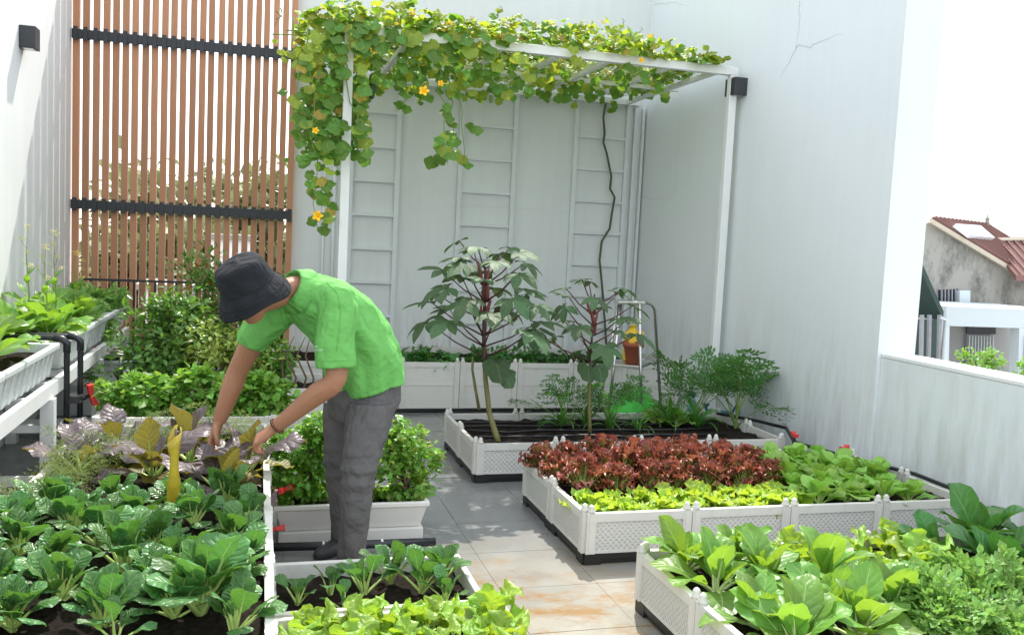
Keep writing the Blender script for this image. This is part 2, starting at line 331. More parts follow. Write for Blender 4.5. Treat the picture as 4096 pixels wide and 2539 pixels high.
# ------------------------------------------------------------------ leaf shapes
def prof(pts, t):
    for (a, x), (b, y) in zip(pts, pts[1:]):
        if t <= b:
            k = (t-a)/(b-a); k = k*k*(3-2*k); return x+(y-x)*k
    return pts[-1][1]
SPOON = [(0, .12), (.18, .45), (.55, 1), (.82, .86), (.94, .52), (1, .06)]
OVAL = [(0, .10), (.22, .62), (.5, 1), (.8, .78), (.94, .42), (1, .04)]
LANCE = [(0, .15), (.3, .85), (.5, 1), (.8, .55), (1, .02)]
ROUND = [(0, .12), (.2, .55), (.52, 1), (.78, .95), (.92, .64), (1, .14)]
FAN = [(0, .14), (.3, .5), (.65, .95), (.86, 1), (.96, .7), (1, .25)]
def leaf(seed, Ln, W, pet, a0, a1, shape=SPOON, cup=.25, ruf=.0, rk=3, puck=.0, nx=2, ny=7, pr=.006, tw=0.0, mats=None, name='leaf', teeth=0.0, sides=4):
    rr = random.Random(seed); mb = MB(); a0 = R(a0); a1 = R(a1)
    y = z = 0.0; pts = [(0, 0, a0)]
    npet = 3
    for i in range(npet):
        y += math.cos(a0)*pet/npet; z += math.sin(a0)*pet/npet; pts.append((y, z, a0))
    pt = [Vector((0, p[0], p[1])) for p in pts]
    # blade
    ph1, ph2 = rr.uniform(0, 6.28), rr.uniform(0, 6.28); vs, uvs, fs = [], [], []
    yy, zz = y, z; cols = 2*nx+1; cy, cz, ca = [], [], []
    for j in range(ny+1):
        tt = j/ny; a = a0+(a1-a0)*tt**1.2; cy.append(yy); cz.append(zz); ca.append(a)
        yy += math.cos(a)*Ln/ny; zz += math.sin(a)*Ln/ny
    for j in range(ny+1):
        tt = j/ny; a = ca[j]; wj = W*.5*prof(shape, tt)
        wj *= 1+teeth*(1 if j % 2 else -1)*(0 < j < ny)
        tws = tw*(tt-.3)
        for i in range(cols):
            u = (i-nx)/nx; au = abs(u); sgn = 1 if u > 0 else -1
            x = u*wj*(1-.10*au*cup)
            off = cup*wj*au**1.7
            if ruf: off += ruf*W*.5*au**2*math.sin(rk*6.283*tt+(ph1 if sgn > 0 else ph2))*(.35+.65*tt)
            if puck: off += puck*W*(.5-abs(((tt*ny*.5-au*.8) % 1)-.5))*min(1, 2.2*au)*(1 if 0 < i < cols-1 else .4)
            off += tws*u*wj
            jy = rr.uniform(-.02, .02)*Ln*au
            vs.append((x, cy[j]+jy-math.sin(a)*off, cz[j]+math.cos(a)*off)); uvs.append((u*.5+.5, tt))
    for j in range(ny):
        for i in range(cols-1):
            fs.append((j*cols+i, j*cols+i+1, (j+1)*cols+i+1, (j+1)*cols+i))
    mb.add(vs, fs, uvs, 0)
    if pet > 0 or pr > 0:
        k = max(1, ny//2)
        for j in range(1, k+1): pt.append(Vector((0, cy[j]+math.sin(ca[j])*pr*.6, cz[j]-math.cos(ca[j])*pr*.6)))
        n = len(pt); mb.tube(pt, [pr*(1.15-.95*i/(n-1)) for i in range(n)], sides, 1, cap=False)
    return mb.mesh(name, mats, True)

def lobed(seed, Rr, mats, lobes=5, depth=.25, cup=.25, wav=.1, rings=2, n=30, name='leaf', sharp=1.0):
    """roundish lobed leaf in the XY plane, stalk at the origin, tip towards +Y"""
    rr = random.Random(seed); mb = MB(); vs = [(0, Rr*.12, 0)]; uvs = [(.5, .1)]; fs = []
    ph = rr.uniform(0, 6.28)
    for j in range(1, rings+1):
        for k in range(n):
            q = -math.pi/2+2*math.pi*(k+.5)/n; g = abs(math.atan2(math.sin(q+math.pi/2), math.cos(q+math.pi/2)))/math.pi   # 0 at the notch
            lob = abs(math.cos((q-math.pi/2)*lobes/2))**sharp
            rad = Rr*(.50+.50*min(1, g*2.2))*(1-depth+depth*lob)*(1+.05*math.sin(9*q+ph))*(.86+.14*math.cos(q-math.pi/2))
            f = j/rings; rad *= f
            zz = cup*Rr*(f**2)*(.35*math.cos(2*q+ph)+.4)-wav*Rr*f*f*math.sin(3*q+ph)
            x, y = rad*math.cos(q), Rr*.12+rad*math.sin(q)
            vs.append((x, y, -zz)); uvs.append((.5+.5*x/Rr, max(0, min(1, .1+.45*(y/Rr)))))
    for k in range(n): fs.append((0, 1+k, 1+(k+1) % n))
    for j in range(rings-1):
        for k in range(n): fs.append((1+j*n+k, 1+(j+1)*n+k, 1+(j+1)*n+(k+1) % n, 1+j*n+(k+1) % n))
    mb.add(vs, fs, uvs); return mb.mesh(name, mats, True)

def palmate(seed, Rr, mats, lobes=5, lw=.26, cup=-.25, spread=200, name='leaf'):
    """deeply cut palmate leaf: separate long lobes joined at the middle, stalk end at origin"""
    rr = random.Random(seed); mb = MB()
    for k in range(lobes):
        q = R(90+(k/(lobes-1)-.5)*spread)+rr.uniform(-.08, .08); ln = Rr*(1-.30*abs(k/(lobes-1)-.5)*2)*rr.uniform(.9, 1.08)
        d = Vector((math.cos(q), math.sin(q), 0)); s = Vector((-d.y, d.x, 0)); wd = ln*lw*rr.uniform(.85, 1.15); vs, uvs, fs = [], [], []
        dr = rr.uniform(.7, 1.2)
        for j, (tt, ww) in enumerate([(0, .12), (.22, .42), (.48, .95), (.72, .85), (.88, .45), (1, .03)]):
            p = d*ln*tt+Vector((0, 0, cup*dr*ln*tt*tt))
            for i, uu in enumerate((-1, 0, 1)): vs.append(p+s*wd*ww*uu+Vector((0, 0, abs(uu)*wd*.22*ww))); uvs.append((.5+.5*uu, tt))
        for j in range(5):
            for i in range(2): fs.append((j*3+i, j*3+i+1, j*3+i+4, j*3+i+3))
        mb.add(vs, fs, uvs)
    return mb.mesh(name, mats, True)

def frond(seed, Ln, mats, a0=70, a1=20, pairs=8, side=.38, sub=5, ll=.03, lw=.45, bare=.35, three=False, name='frond', jit=.25):
    """feathery compound leaf: rachis, side branches, little leaflets"""
    rr = random.Random(seed); mb = MB(); pts = []; y = z = 0.0; n = 14
    for i in range(n+1):
        tt = i/n; a = R(a0+(a1-a0)*tt); pts.append(Vector((rr.uniform(-1, 1)*.004, y, z))); y += math.cos(a)*Ln/n; z += math.sin(a)*Ln/n
    mb.tube(pts, [Ln*.008*(1.3-i/n) for i in range(n+1)], 3, 1, cap=False)
    def leaflet(p, d, up, l):
        s = d.cross(up).normalized(); w2 = l*lw*.5
        mb.add([p, p+d*l*.45+s*w2+up*w2*.3, p+d*l, p+d*l*.45-s*w2+up*w2*.3], [(0, 1, 2, 3)], [(.5, 0), (1, .5), (.5, 1), (0, .5)])
    for k in range(pairs):
        f = bare+(1-bare)*(k+.5)/pairs; i = min(n-1, int(f*n)); p = pts[i].lerp(pts[i+1], f*n-i); tn = (pts[i+1]-pts[i]).normalized()
        bl = Ln*side*(math.sin(math.pi*min(1, (1.02-f)/(1-bare))**.8*.62)+.12)
        for sg in (-1, 1):
            up = Vector((0, -tn.z, tn.y))
            d = (tn*.75+Vector((sg, 0, 0))+up*rr.uniform(-.5, .5)*(2 if three else 1)).normalized()
            for q in range(sub):
                g = (q+.7)/sub; pp = p+d*bl*g-Vector((0, 0, bl*.25*g*g))
                for h in (-1, 1):
                    dd = (d*.7+d.cross(up)*h*.8+Vector((rr.uniform(-jit, jit), rr.uniform(-jit, jit), rr.uniform(-jit, jit)*(2.2 if three else 1)))).normalized()
                    leaflet(pp, dd, up, ll*rr.uniform(.7, 1.25)*(1.1-.4*g))
            leaflet(p+d*bl-Vector((0, 0, bl*.25)), d, up, ll)
    leaflet(pts[-1], (pts[-1]-pts[-2]).normalized(), Vector((0, 0, 1)), ll*1.3)
    return mb.mesh(name, mats, False)

def foliage(seed, boxes, n, size, mats, lw=.55, clumps=40, clump_r=.28, droop=.2, fold=.25, alt=None, alt_p=0.0, upbias=.5):
    """many small folded leaves gathered in clumps through the crown's volume; boxes: (centre, radii)"""
    rr = random.Random(seed); mb = MB()
    cl = []
    for k in range(clumps):
        c, rad = boxes[k % len(boxes)]
        while True:
            p = Vector((rr.uniform(-1, 1), rr.uniform(-1, 1), rr.uniform(-1, 1)))
            if .25 < p.length < 1: break
        p = p.normalized()*(p.length**.6)
        cl.append((Vector((c[0]+p.x*rad[0], c[1]+p.y*rad[1], c[2]+p.z*rad[2])), min(rad)*clump_r*rr.uniform(.6, 1.5), p))
    for i in range(n):
        c, cr, out = cl[rr.randrange(len(cl))]
        p = c+Vector((rr.gauss(0, cr), rr.gauss(0, cr), rr.gauss(0, cr*.8)))
        d = (out*.8+Vector((rr.uniform(-1, 1), rr.uniform(-1, 1), rr.uniform(-.6, .9)-droop))).normalized()
        up = (Vector((rr.uniform(-.7, .7), rr.uniform(-.7, .7), 1))*upbias+out*.5).normalized()
        s = d.cross(up)
        if s.length < .05: continue
        s.normalize(); up = s.cross(d); l = size*rr.uniform(.6, 1.35); ww = l*lw*.5
        vs = [p, p+d*l*.35+s*ww+up*ww*fold, p+d*l*.35, p+d*l*.35-s*ww+up*ww*fold, p+d*l*.75+s*ww*.7+up*ww*fold*.6-up*l*.05, p+d*l*.75-up*l*.05, p+d*l*.75-s*ww*.7+up*ww*fold*.6-up*l*.05, p+d*l-up*l*.12]
        uv = [(.5, 0), (1, .35), (.5, .35), (0, .35), (.85, .75), (.5, .75), (.15, .75), (.5, 1)]
        mb.add(vs, [(0, 1, 2), (0, 2, 3), (1, 4, 5, 2), (2, 5, 6, 3), (4, 7, 5), (5, 7, 6)], uv, 1 if alt and rr.random() < alt_p else 0)
    return mb.mesh('foliage', mats, False)

# ================================================================== SETTING
XR, YB, XL = 4.05, 9.30, -1.72          # right wall, back wall, left wall (inner faces)
g = MB().add([(-120,-60,-4.2),(160,-60,-4.2),(160,220,-4.2),(-120,220,-4.2)], [(0,1,2,3)]).build('ground', M['ground']); g['kind'] = 'structure'
fl = MB().box(-2.4, 4.6, .2, 9.6, -.35, -.012).build('floor', M['grout']); fl['kind'] = 'structure'
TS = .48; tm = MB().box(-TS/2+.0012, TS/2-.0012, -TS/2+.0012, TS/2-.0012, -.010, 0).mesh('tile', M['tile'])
for i in range(-6, 7):
    for j in range(-5, 12):
        x, y = 1.10+TS*(i+.5), 3.87+TS*(j+.5)
        if x > 4.2 or x < -1.95 or y > 9.4: continue
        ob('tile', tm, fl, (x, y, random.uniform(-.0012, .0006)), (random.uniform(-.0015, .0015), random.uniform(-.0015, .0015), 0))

def crack(pts, wall, ax, off, wd=.004):
    """a hairline crack a hair proud of the plaster, running along a polyline on the wall"""
    mb = MB(); rr = random.Random(len(pts)*7+int(abs(pts[0][0])*100)); q = []
    for a, b in zip(pts, pts[1:]):
        for i in range(6):
            f = i/6; q.append((a[0]+(b[0]-a[0])*f+rr.uniform(-.012, .012), a[1]+(b[1]-a[1])*f+rr.uniform(-.012, .012)))
    q.append(pts[-1])
    P3 = [(off, a, b) if ax == 'x' else (a, off, b) for a, b in q]
    mb.tube(P3, [wd*.5*(1-.8*i/len(P3)) for i in range(len(P3))], 4); mb.build('crack', M['crack'], wall)
M['crack'] = plain('crack_shadow', (.42, .43, .42), .9)

bw = thing('back_wall', 'tall white plastered back wall behind the pergola', 'wall', (0, 0, 0))
MB().box(.29, XR, YB, YB+.2, -.3, 4.6).build('wall_face', M['wall2'], bw)
crack([(1.9, 1.93), (2.6, 1.97), (3.1, 1.92), (3.7, 1.99)], bw, 'y', YB, .003)
crack([(3.0, 1.2), (3.25, .95), (3.2, .7)], bw, 'y', YB, .003)
rw = thing('right_wall', 'tall white plastered side wall with hairline cracks at right', 'wall')
MB().box(XR, XR+.30, 5.15, YB+.2, -.3, 5.0).build('wall_face', M['wall'], rw)
for pl in ([(2105,0),(2104,60),(2098,110)], [(2098,110),(2130,112),(2165,95),(2210,80)], [(2098,110),(2080,150),(2060,185)], [(1560,12),(1600,8),(1640,14)]):
    pp = [at(a-200 if a > 2000 else a, b, X=XR) for a, b in pl]; crack([(p.y, p.z) for p in pp], rw, 'x', XR, .007)
pp = [at(a, b, X=XR) for a, b in ((1532, 470), (1560, 476), (1600, 470))]; crack([(p.y, p.z) for p in pp], rw, 'x', XR, .004)
pw = thing('parapet_wall', 'low white parapet wall with flat top beyond the right beds', 'wall')
MB().box(XR+.03, XR+.26, 1.2, 5.148, -.3, .935).build('wall_face', M['wall'], pw)
bevel(MB().box(XR+.028, XR+.262, 1.2, 5.146, .936, .965).build('coping', M['wall_clean'], pw), .006)
lw_ = thing('left_wall', 'white side wall at left, striped by the screen shadows', 'wall')
MB().box(XL-.2, XL, 1.5, YB+.2, -.3, 4.75).build('wall_face', M['wall_clean'], lw_)

# corner pipes and trims
for k, (x, wd) in enumerate(((3.93, .045), (4.015, .03))):
    tr = bevel(MB().box(x-wd/2, x+wd/2, YB-.05, YB-.002, .0, 3.12).build('corner_trim', M['trellis']), .004)
    tag(tr, ['wider white vertical strip in the back right corner of the walls', 'narrow white vertical strip tight against the right wall corner'][k], 'trim')
for k, (ox, wd) in enumerate(((768, .012), (792, .018))):
    p = at(ox, 600, Y=YB-.03)
    pi_ = MB().tube([(p.x, YB-.03, 0), (p.x, YB-.03, 2.2+.4*k)], wd, 8).build('conduit', M['trellis'], smooth=True)
    tag(pi_, ['thin white conduit on back wall left of the pergola post', 'thicker white conduit on back wall beside the pergola post'][k], 'pipe')

# trellis ladders on the back wall
for k, (x0, x1, z0r) in enumerate(((.86, 1.33, .27), (1.985, 2.565, .22), (3.245, 3.84, .20))):
    tt = thing('wall_trellis', 'white ladder trellis on the back wall, '+['behind the left pergola post', 'in the middle under the hanging vine', 'at right with the bare vine stem'][k], 'trellis', (0, 0, 0), 0, 'white ladder trellises on the back wall')
    for x in (x0, x1): bevel(MB().box(x-.024, x+.024, YB-.045, YB-.002, .30, 3.14).build('rail', M['trellis'], tt), .003)
    z = .5+z0r
    while z < 3.1:
        MB().box(x0+.0245, x1-.0245, YB-.035, YB-.010, z-.016, z+.016).build('rung', M['trellis'], tt); z += .345

# slatted timber screen
YS = 9.235; scr = thing('slat_screen', 'tall brown vertical slat screen on dark rails at left back', 'screen')
nS = 24; sm = MB().box(-.0285, .0285, -.026, .026, 0, 4.30).mesh('slat', M['slat'])
for i in range(nS):
    ob('slat', sm, scr, (XL+.045+i*(.29-.045+.02-XL-.045)/(nS-1)-.0, YS, .02), (0, random.uniform(-.0012, .0012), random.uniform(-.03, .03)))
for z, n in ((1.75, 1), (3.30, 2)):
    rl = bevel(MB().box(XL+.01, .285, YS-.064, YS-.029, z-.042, z+.042).build('rail', M['rail'], scr), .004)
    mb = MB().box(-.019, .019, -.011, 0, -.062, .062)
    me = mb.mesh('bracket', M['rail'])
    for i in range(nS): ob('bracket', me, rl, (XL+.045+i*(.29-.045+.02-XL-.045)/(nS-1), YS-.0655, z))
rg = thing('balustrade', 'thin black metal railing standing in front of the brown slats', 'railing')
MB().box(-1.6, .2, 8.99, 9.01, 1.055, 1.075).build('top_rail', M['rail'], rg)
for x in np.arange(-1.5, .2, .185): MB().box(x-.009, x+.009, 8.991, 9.009, .0, 1.0545).build('baluster', M['rail'], rg)

# cube wall lamps
p = at(72, 92, X=XL+.06)
lp = thing('wall_lamp', 'dark grey cube wall lamp on the left wall', 'lamp', (XL, p.y, p.z), 0, 'cube wall lamps')
bevel(MB().box(.001, .11, -.072, .072, -.078, .078).build('housing', M['lamp'], lp), .003); MB().box(.02, .09, -.055, .055, -.082, -.079).build('glass', M['steel'], lp)
p = at(1754, 209, X=XR-.06)
lp = thing('wall_lamp', 'dark grey cube wall lamp on the right wall above the pergola post', 'lamp', (XR, p.y, p.z), 0, 'cube wall lamps')
bevel(MB().box(-.125, -.001, -.085, .085, -.075, .075).build('housing', M['lamp'], lp), .003); MB().box(-.105, -.02, -.065, .065, -.079, -.076).build('glass', M['steel'], lp)

# pergola
YP, ZP, XP0, XP1 = 7.23, 3.17, .625, 3.955
pg = thing('pergola', 'white metal pergola frame with slim posts carrying the squash vine', 'pergola')
for x in (XP0, XP1): bevel(MB().box(x-.035, x+.035, YP-.03, YP+.03, .001, ZP-.031).build('post', M['white_metal'], pg), .004)
bevel(MB().box(XP0-.035, XP1+.035, YP-.03, YP+.03, ZP-.03, ZP+.04).build('front_beam', M['white_metal'], pg), .004)
MB().box(XP0, XP1, YB-.06, YB-.003, ZP-.03, ZP+.03).build('wall_beam', M['white_metal'], pg)
YM = 8.25; raf = (1.10, 1.85, 2.35, 2.80, 3.35, 3.80)
for x in raf: MB().box(x-.022, x+.022, YP+.031, YB-.061, ZP-.028, ZP+.012).build('rafter', M['white_metal'], pg)
for a, b in zip((XP0,)+raf, raf+(XP1,)): MB().box(a+.023, b-.023, YM-.022, YM+.022, ZP-.026, ZP+.010).build('purlin', M['white_metal'], pg)
mb = MB()
for x in np.arange(XP0, XP1+.01, .10): mb.box(x-.0016, x+.0016, YP-.02, YB-.01, ZP+.043, ZP+.0462)
for y in np.arange(YP, YB, .10): mb.box(XP0, XP1, y-.0016, y+.0016, ZP+.0465, ZP+.0497)
o = mb.build('wire_mesh', M['white_metal'], pg); o['kind'] = 'stuff'

# ================================================================== RAISED BEDS
def raised_bed(label, group, X0, Y0, nx, ny, px, py, h, zb, double=False, soil=None, knobs=True):
    t = thing('raised_bed', label, 'planter bed', (0, 0, 0), 0, group)
    X1, Y1 = X0+nx*px, Y0+ny*py
    def panel(ln, name='panel'):
        mb = MB(); a, b = .026, ln-.026; mid = (zb+h)/2
        mb.box(a, b, -.004, .012, zb+.002, h-.045, 1 if not double else 0)
        mb.box(a, b, -.012, .016, h-.044, h)                     # rolled rim
        mb.box(a, b, -.007, .012, zb-.004, zb+.012)
        if double: mb.box(a, b, -.0085, .012, mid-.004, mid+.012)
        mb.box(a, a+.012, -.0075, .012, zb+.013, h-.0445); mb.box(b-.012, b, -.0075, .012, zb+.013, h-.0445)
        return mb.mesh(name, [M['bed_white'], M['perf']])
    def foot(ln):
        mb = MB(); mb.box(.0, ln, -.006, .014, zb*.45, zb-.005); mb.box(.0, .09, -.008, .016, .001, zb-.006); mb.box(ln-.09, ln, -.008, .016, .001, zb-.006)
        mb.box(.09, ln-.09, .004, .012, .006, zb*.45); return mb.mesh('foot_strip', M['black_plastic'])
    def post():
        mb = MB(); mb.box(-.024, .024, -.016, .016, zb-.004, h+.003); mb.box(-.012, .012, -.0185, .0185, zb, h+.001); return mb.mesh('corner_post', M['bed_white'])
    fin = MB().lathe([(.020, 0), (.021, .012), (.014, .020), (.016, .028), (.010, .038), (.002, .043)], n=10).mesh('finial', M['bed_white'], True)
    for ln, cnt, sides in ((px, nx, ((X0, Y0, 0), (X1, Y1, math.pi))), (py, ny, ((X1, Y0, math.pi/2), (X0, Y1, -math.pi/2)))):
        pm, fm, cm = panel(ln), foot(ln), post()
        for (bx, by, a) in sides:
            d = Vector((math.cos(a), math.sin(a), 0))
            for k in range(cnt):
                p = Vector((bx, by, 0))+d*ln*k
                po = ob('panel', pm, t, p+Vector((0, 0, random.uniform(-.0015, .0015))), (random.uniform(-.006, .006), 0, a+random.uniform(-.003, .003))); ob('foot_strip', fm, po)
                for q, off in ((0, .026), (1, ln-.026)):
                    if off < .1 and k == 0 and False: continue
                    c = ob('corner_post', cm, t, p+d*(off-.001 if q else off), (0, 0, a))
                    if knobs: ob('finial', fin, c, (0, 0, h+.002))
    # soil
    zs = soil if soil else h-.05; mb = MB(); n = int(max(6, (X1-X0)/.05)); q = int(max(5, (Y1-Y0)/.05)); rr = random.Random(int(X0*100+Y0*31))
    vs = [(X0+.018+(X1-X0-.036)*i/n, Y0+.018+(Y1-Y0-.036)*j/q, zs+rr.uniform(-.014, .016)) for j in range(q+1) for i in range(n+1)]
    mb.add(vs, [(j*(n+1)+i, j*(n+1)+i+1, (j+1)*(n+1)+i+1, (j+1)*(n+1)+i) for j in range(q) for i in range(n)]); mb.build('soil', M['soil'], t, True)
    return t
GB = 'low white perforated raised beds'
raised_bed('low white raised bed full of red and pale lettuce rows', GB, 1.60, 4.11, 4, 2, .58, .535, .265, .062)
raised_bed('low white raised bed with bare soil and two okra plants', GB, 1.40, 5.65, 4, 2, .575, .50, .262, .062)
raised_bed('low white raised bed of large light green leaves, bottom right corner', GB, 1.645, 2.43, 4, 2, .575, .56, .268, .062)
GD = 'tall double panel white raised beds'
raised_bed('long tall white planter bed along the back wall under the pergola', GD, .13, 8.02, 7, 2, .555, .57, .466, .045, True, .40)
raised_bed('tall white bed of dark glossy greens in the left foreground', GD, -.925, 2.02, 2, 6, .49, .56, .462, .045, True, .41, False)
raised_bed('tall white planter bed of mint bushes behind the bent man', GD, -.90, 5.56, 2, 1, .50, .62, .470, .045, True, .42, False)
raised_bed('tall white planter bed with thin bare stems behind the green shirt', GD, -.75, 6.52, 3, 1, .46, .70, .478, .045, True, .41, False)
for k, y in enumerate((5.80, 5.98, 6.16, 6.34, 6.50)):
    mb = MB(); rq = random.Random(k); mb.tube([(1.46+.28*i, y+rq.uniform(-.02, .02), .226+rq.uniform(0, .012)) for i in range(8)], .009, 6)
    tag(mb.build('drip_line', M['black_plastic'], None, True), 'thin black drip line across the bare soil, '+ORD[k]+' from the front, far bed', 'hose', 'drip lines in the far bed')
# grey trough at the foot of the screen
def trough(name, label, cat, x0, x1, y0, y1, z0, z1, mat, d=.02, rim=.018, rimh=.03, soil=None, group=None, ribs=0, parent=None):
    t = thing(name, label, cat, (0, 0, 0), 0, group); w2 = .014
    mb = MB(); ring = lambda x0, x1, y0, y1, z: [(x0,y0,z),(x1,y0,z),(x1,y1,z),(x0,y1,z)]
    zt = z1; mb.rings([ring(x0+d, x1-d, y0+d, y1-d, z0), ring(x0, x1, y0, y1, z1-rimh), ring(x0-rim, x1+rim, y0-rim, y1+rim, z1-rimh), ring(x0-rim, x1+rim, y0-rim, y1+rim, z1),
        ring(x0+w2, x1-w2, y0+w2, y1-w2, z1), ring(x0+w2+d*.4, x1-w2-d*.4, y0+w2+d*.4, y1-w2-d*.4, z0+.02)])
    bevel(mb.build('box', mat, t), .008, 3)
    if ribs:
        m2 = MB()
        k = 0
        for i in range(ribs):
            y = y0+(y1-y0)*(i+.5)/ribs
            r2 = MB(); r2.add([(x1-d*.95+.001, y-.012, z0+.012), (x1-d*.95+.001, y+.012, z0+.012), (x1+.001, y+.012, z1-rimh-.004), (x1+.001, y-.012, z1-rimh-.004), (x1-d*.95+.012, y-.012, z0+.012), (x1-d*.95+.012, y+.012, z0+.012), (x1+.010, y+.012, z1-rimh-.004), (x1+.010, y-.012, z1-rimh-.004)], [(0,1,2,3),(7,6,5,4),(0,4,5,1),(1,5,6,2),(2,6,7,3),(3,7,4,0)])
            r2.build('rib', mat, t)
    zs = soil if soil else z1-.035; m3 = MB(); n, q = max(5, int((x1-x0)/.045)), max(5, int((y1-y0)/.045)); rr = random.Random(int(x0*91+y0*17))
    e = w2+d*.4*(z1-zs)/max(.01, z1-z0)+.002
    vs = [(x0+e+(x1-x0-2*e)*i/n, y0+e+(y1-y0-2*e)*j/q, zs+rr.uniform(-.010, .012)) for j in range(q+1) for i in range(n+1)]
    m3.add(vs, [(j*(n+1)+i, j*(n+1)+i+1, (j+1)*(n+1)+i+1, (j+1)*(n+1)+i) for j in range(q) for i in range(n)]); m3.build('soil', M['soil'], t, True)
    return t
trough('planter_box', 'smooth grey trough at the foot of the brown slat screen', 'planter', -1.60, .02, 7.95, 8.60, .001, .462, M['planter_grey'], .01)
t = trough('window_box', 'ivory window box of leafy herbs on the floor behind his leg', 'planter', .105, .885, 4.60, 4.92, .062, .205, M['planter'], .03, .012, .026, .17)
bevel(MB().box(.12, .87, 4.605, 4.90, .001, .061).build('saucer', M['planter'], t), .005)
tr1 = trough('tray', 'white tray of young dark choy in front of his foot', 'planter', .075, .86, 3.24, 3.74, .05, .222, M['bed_white'], .02, .012, .03, .16, 'white trays beside the left bed')
bevel(MB().box(.12, .82, 3.30, 3.68, .001, .049).build('saucer', M['black_plastic'], tr1), .005)
tr2 = trough('tray', 'white tray of lime mustard at the bottom edge', 'planter', .075, .92, 2.56, 3.19, .05, .222, M['bed_white'], .02, .012, .03, .165, 'white trays beside the left bed')
bevel(MB().box(.12, .88, 2.62, 3.14, .001, .049).build('saucer', M['black_plastic'], tr2), .005)

# left shelf: frame, planters
sh = thing('planter_shelf', 'long white metal shelf frame along the left wall', 'shelf')
SX0, SX1 = -1.675, -1.115
for x in (SX0, SX1): MB().box(x-.018, x+.018, 3.2, 8.50, .610, .690).build('side_rail', M['white_metal'], sh)
for y in np.arange(3.5, 8.5, .5): MB().box(SX0+.019, SX1-.019, y-.02, y+.02, .64, .685).build('cross_bar', M['white_metal'], sh)
for y in (3.7, 5.42, 7.0, 8.4):
    for x in (SX0, SX1): MB().box(x-.035, x+.035, y-.035, y+.035, .001, .6095).build('leg', M['white_metal'], sh)
    MB().box(SX0+.036, SX1-.036, y-.02, y+.02, .12, .17).build('brace', M['white_metal'], sh)
    MB().box(SX0+.036, SX1-.036, y-.02, y+.02, .42, .46).build('brace', M['white_metal'], sh)
GS = 'long planters on the left shelf'
for k, (y0, y1, lb) in enumerate(((3.40, 4.50, 'nearest ivory planter on the left shelf, cut off by the picture edge'), (4.54, 5.66, 'ivory planter on the left shelf just before the black pipes'),
        (5.90, 6.76, 'ivory planter on the left shelf just beyond the black pipes'), (6.78, 7.62, 'ivory planter second from the far end of the left shelf'), (7.64, 8.48, 'ivory planter at the far end of the left shelf'))):
    trough('shelf_planter', lb, 'planter', -1.655, -1.125, y0+.02, y1-.02, .692, .890, M['planter_grey'], .035, .022, .034, .83, GS, 9)
# pipes with a red tap
pp = thing('irrigation_pipe', 'two black irrigation pipes bending over the left shelf', 'pipe')
xb = -1.05
for k, y in enumerate((5.70, 5.80)):
    xb = -1.075+.055*k
    MB().tube([(-1.50, y, .915), (-1.15, y, .915), (xb-.04, y, .912), (xb, y, .89), (xb, y, .84), (xb, y, .02)], .017, 10).build('pipe', M['pvc'], pp, True)
    MB().tube([(xb-.07, y, .915), (xb-.025, y, .909), (xb, y, .885), (xb, y, .83)], .021, 10).build('elbow', M['pvc'], pp, True)
MB().box(-1.09, xb+.02, 5.69, 5.81, .53, .57).build('tee', M['pvc'], pp)
def tap(label, loc, s=1.0, group=None, rz=0.0):
    t = thing('tap', label, 'tap', loc, rz, group)
    MB().lathe([(.008*s, -.02*s), (.013*s, -.02*s), (.013*s, .012*s), (.009*s, .016*s), (.009*s, .03*s)], n=10).build('valve_body', M['black_plastic'], t, True)
    mb = MB()
    for k in range(2):
        a = k*math.pi; mb.add([(math.cos(a)*x-math.sin(a)*y, math.sin(a)*x+math.cos(a)*y, z) for x, y, z in ((.0, -.010*s, .03*s), (.052*s, -.018*s, .034*s), (.052*s, .018*s, .034*s), (0, .010*s, .03*s), (0, -.010*s, .05*s), (.052*s, -.018*s, .062*s), (.052*s, .018*s, .062*s), (0, .010*s, .05*s))], [(3,2,1,0),(4,5,6,7),(0,1,5,4),(1,2,6,5),(2,3,7,6),(3,0,4,7)])
    bevel(mb.build('handle', M['red'], t), .003); return t
GT = 'red handled irrigation taps'
t = tap('red tap on the black pipes beside the left shelf', (xb+.02, 5.76, .55), 1.25, GT, .9); t.rotation_euler = (0, R(75), .5)
t = tap('red tap low beside the ivory window box corner', (.085, 4.55, .10), .95, GT); t.rotation_euler = (R(70), 0, .4)
t = tap('red tap half hidden under a drooping purple leaf', (.12, 4.62, .27), .95, GT); t.rotation_euler = (R(60), 0, .9)
p1, p2 = at(1892, 1046, z=.30), at(2010, 1078, z=.30)
hs = thing('irrigation_hose', 'black irrigation hose along the foot of the right wall', 'hose')
hp = [(3.62, 6.5, .285), (3.80, 6.2, .285), (3.88, 5.9, .29), tuple(p1-Vector((0, 0, .018))), (p1.x*.5+p2.x*.5, p1.y*.5+p2.y*.5, .278), tuple(p2-Vector((0, 0, .018))), (3.965, 4.6, .278), (3.955, 4.2, .276)]
sp = []
for a, b in zip(hp, hp[1:]): sp += [Vector(a).lerp(Vector(b), i/4) for i in range(4)]
MB().tube(sp+[hp[-1]], .013, 8).build('pipe', M['pvc'], hs, True)
MB().tube([Vector(hp[4])-Vector((0, 0, .01)), Vector(hp[4])-Vector((0, 0, .06))], .011, 8).build('outlet', M['pvc'], hs, True)
tap('farther red tap on the black hose by the right wall', (p1.x, p1.y, .288), 1.0, GT, 1.2); tap('nearer red tap on the black hose by the right wall', (p2.x, p2.y, .288), 1.0, GT, .6)
hs2 = thing('irrigation_hose', 'black pipe on the floor between the window box and the tray', 'hose')
MB().tube([(.05, 4.45, .045), (.4, 4.43, .045), (.9, 4.42, .045)], .022, 8).build('pipe', M['pvc'], hs2, True)
for x in (.33, .62): MB().tube([(x, 4.43, .045), (x+.012, 4.43, .045)], .025, 8).build('clip', M['white_metal'], hs2, True)

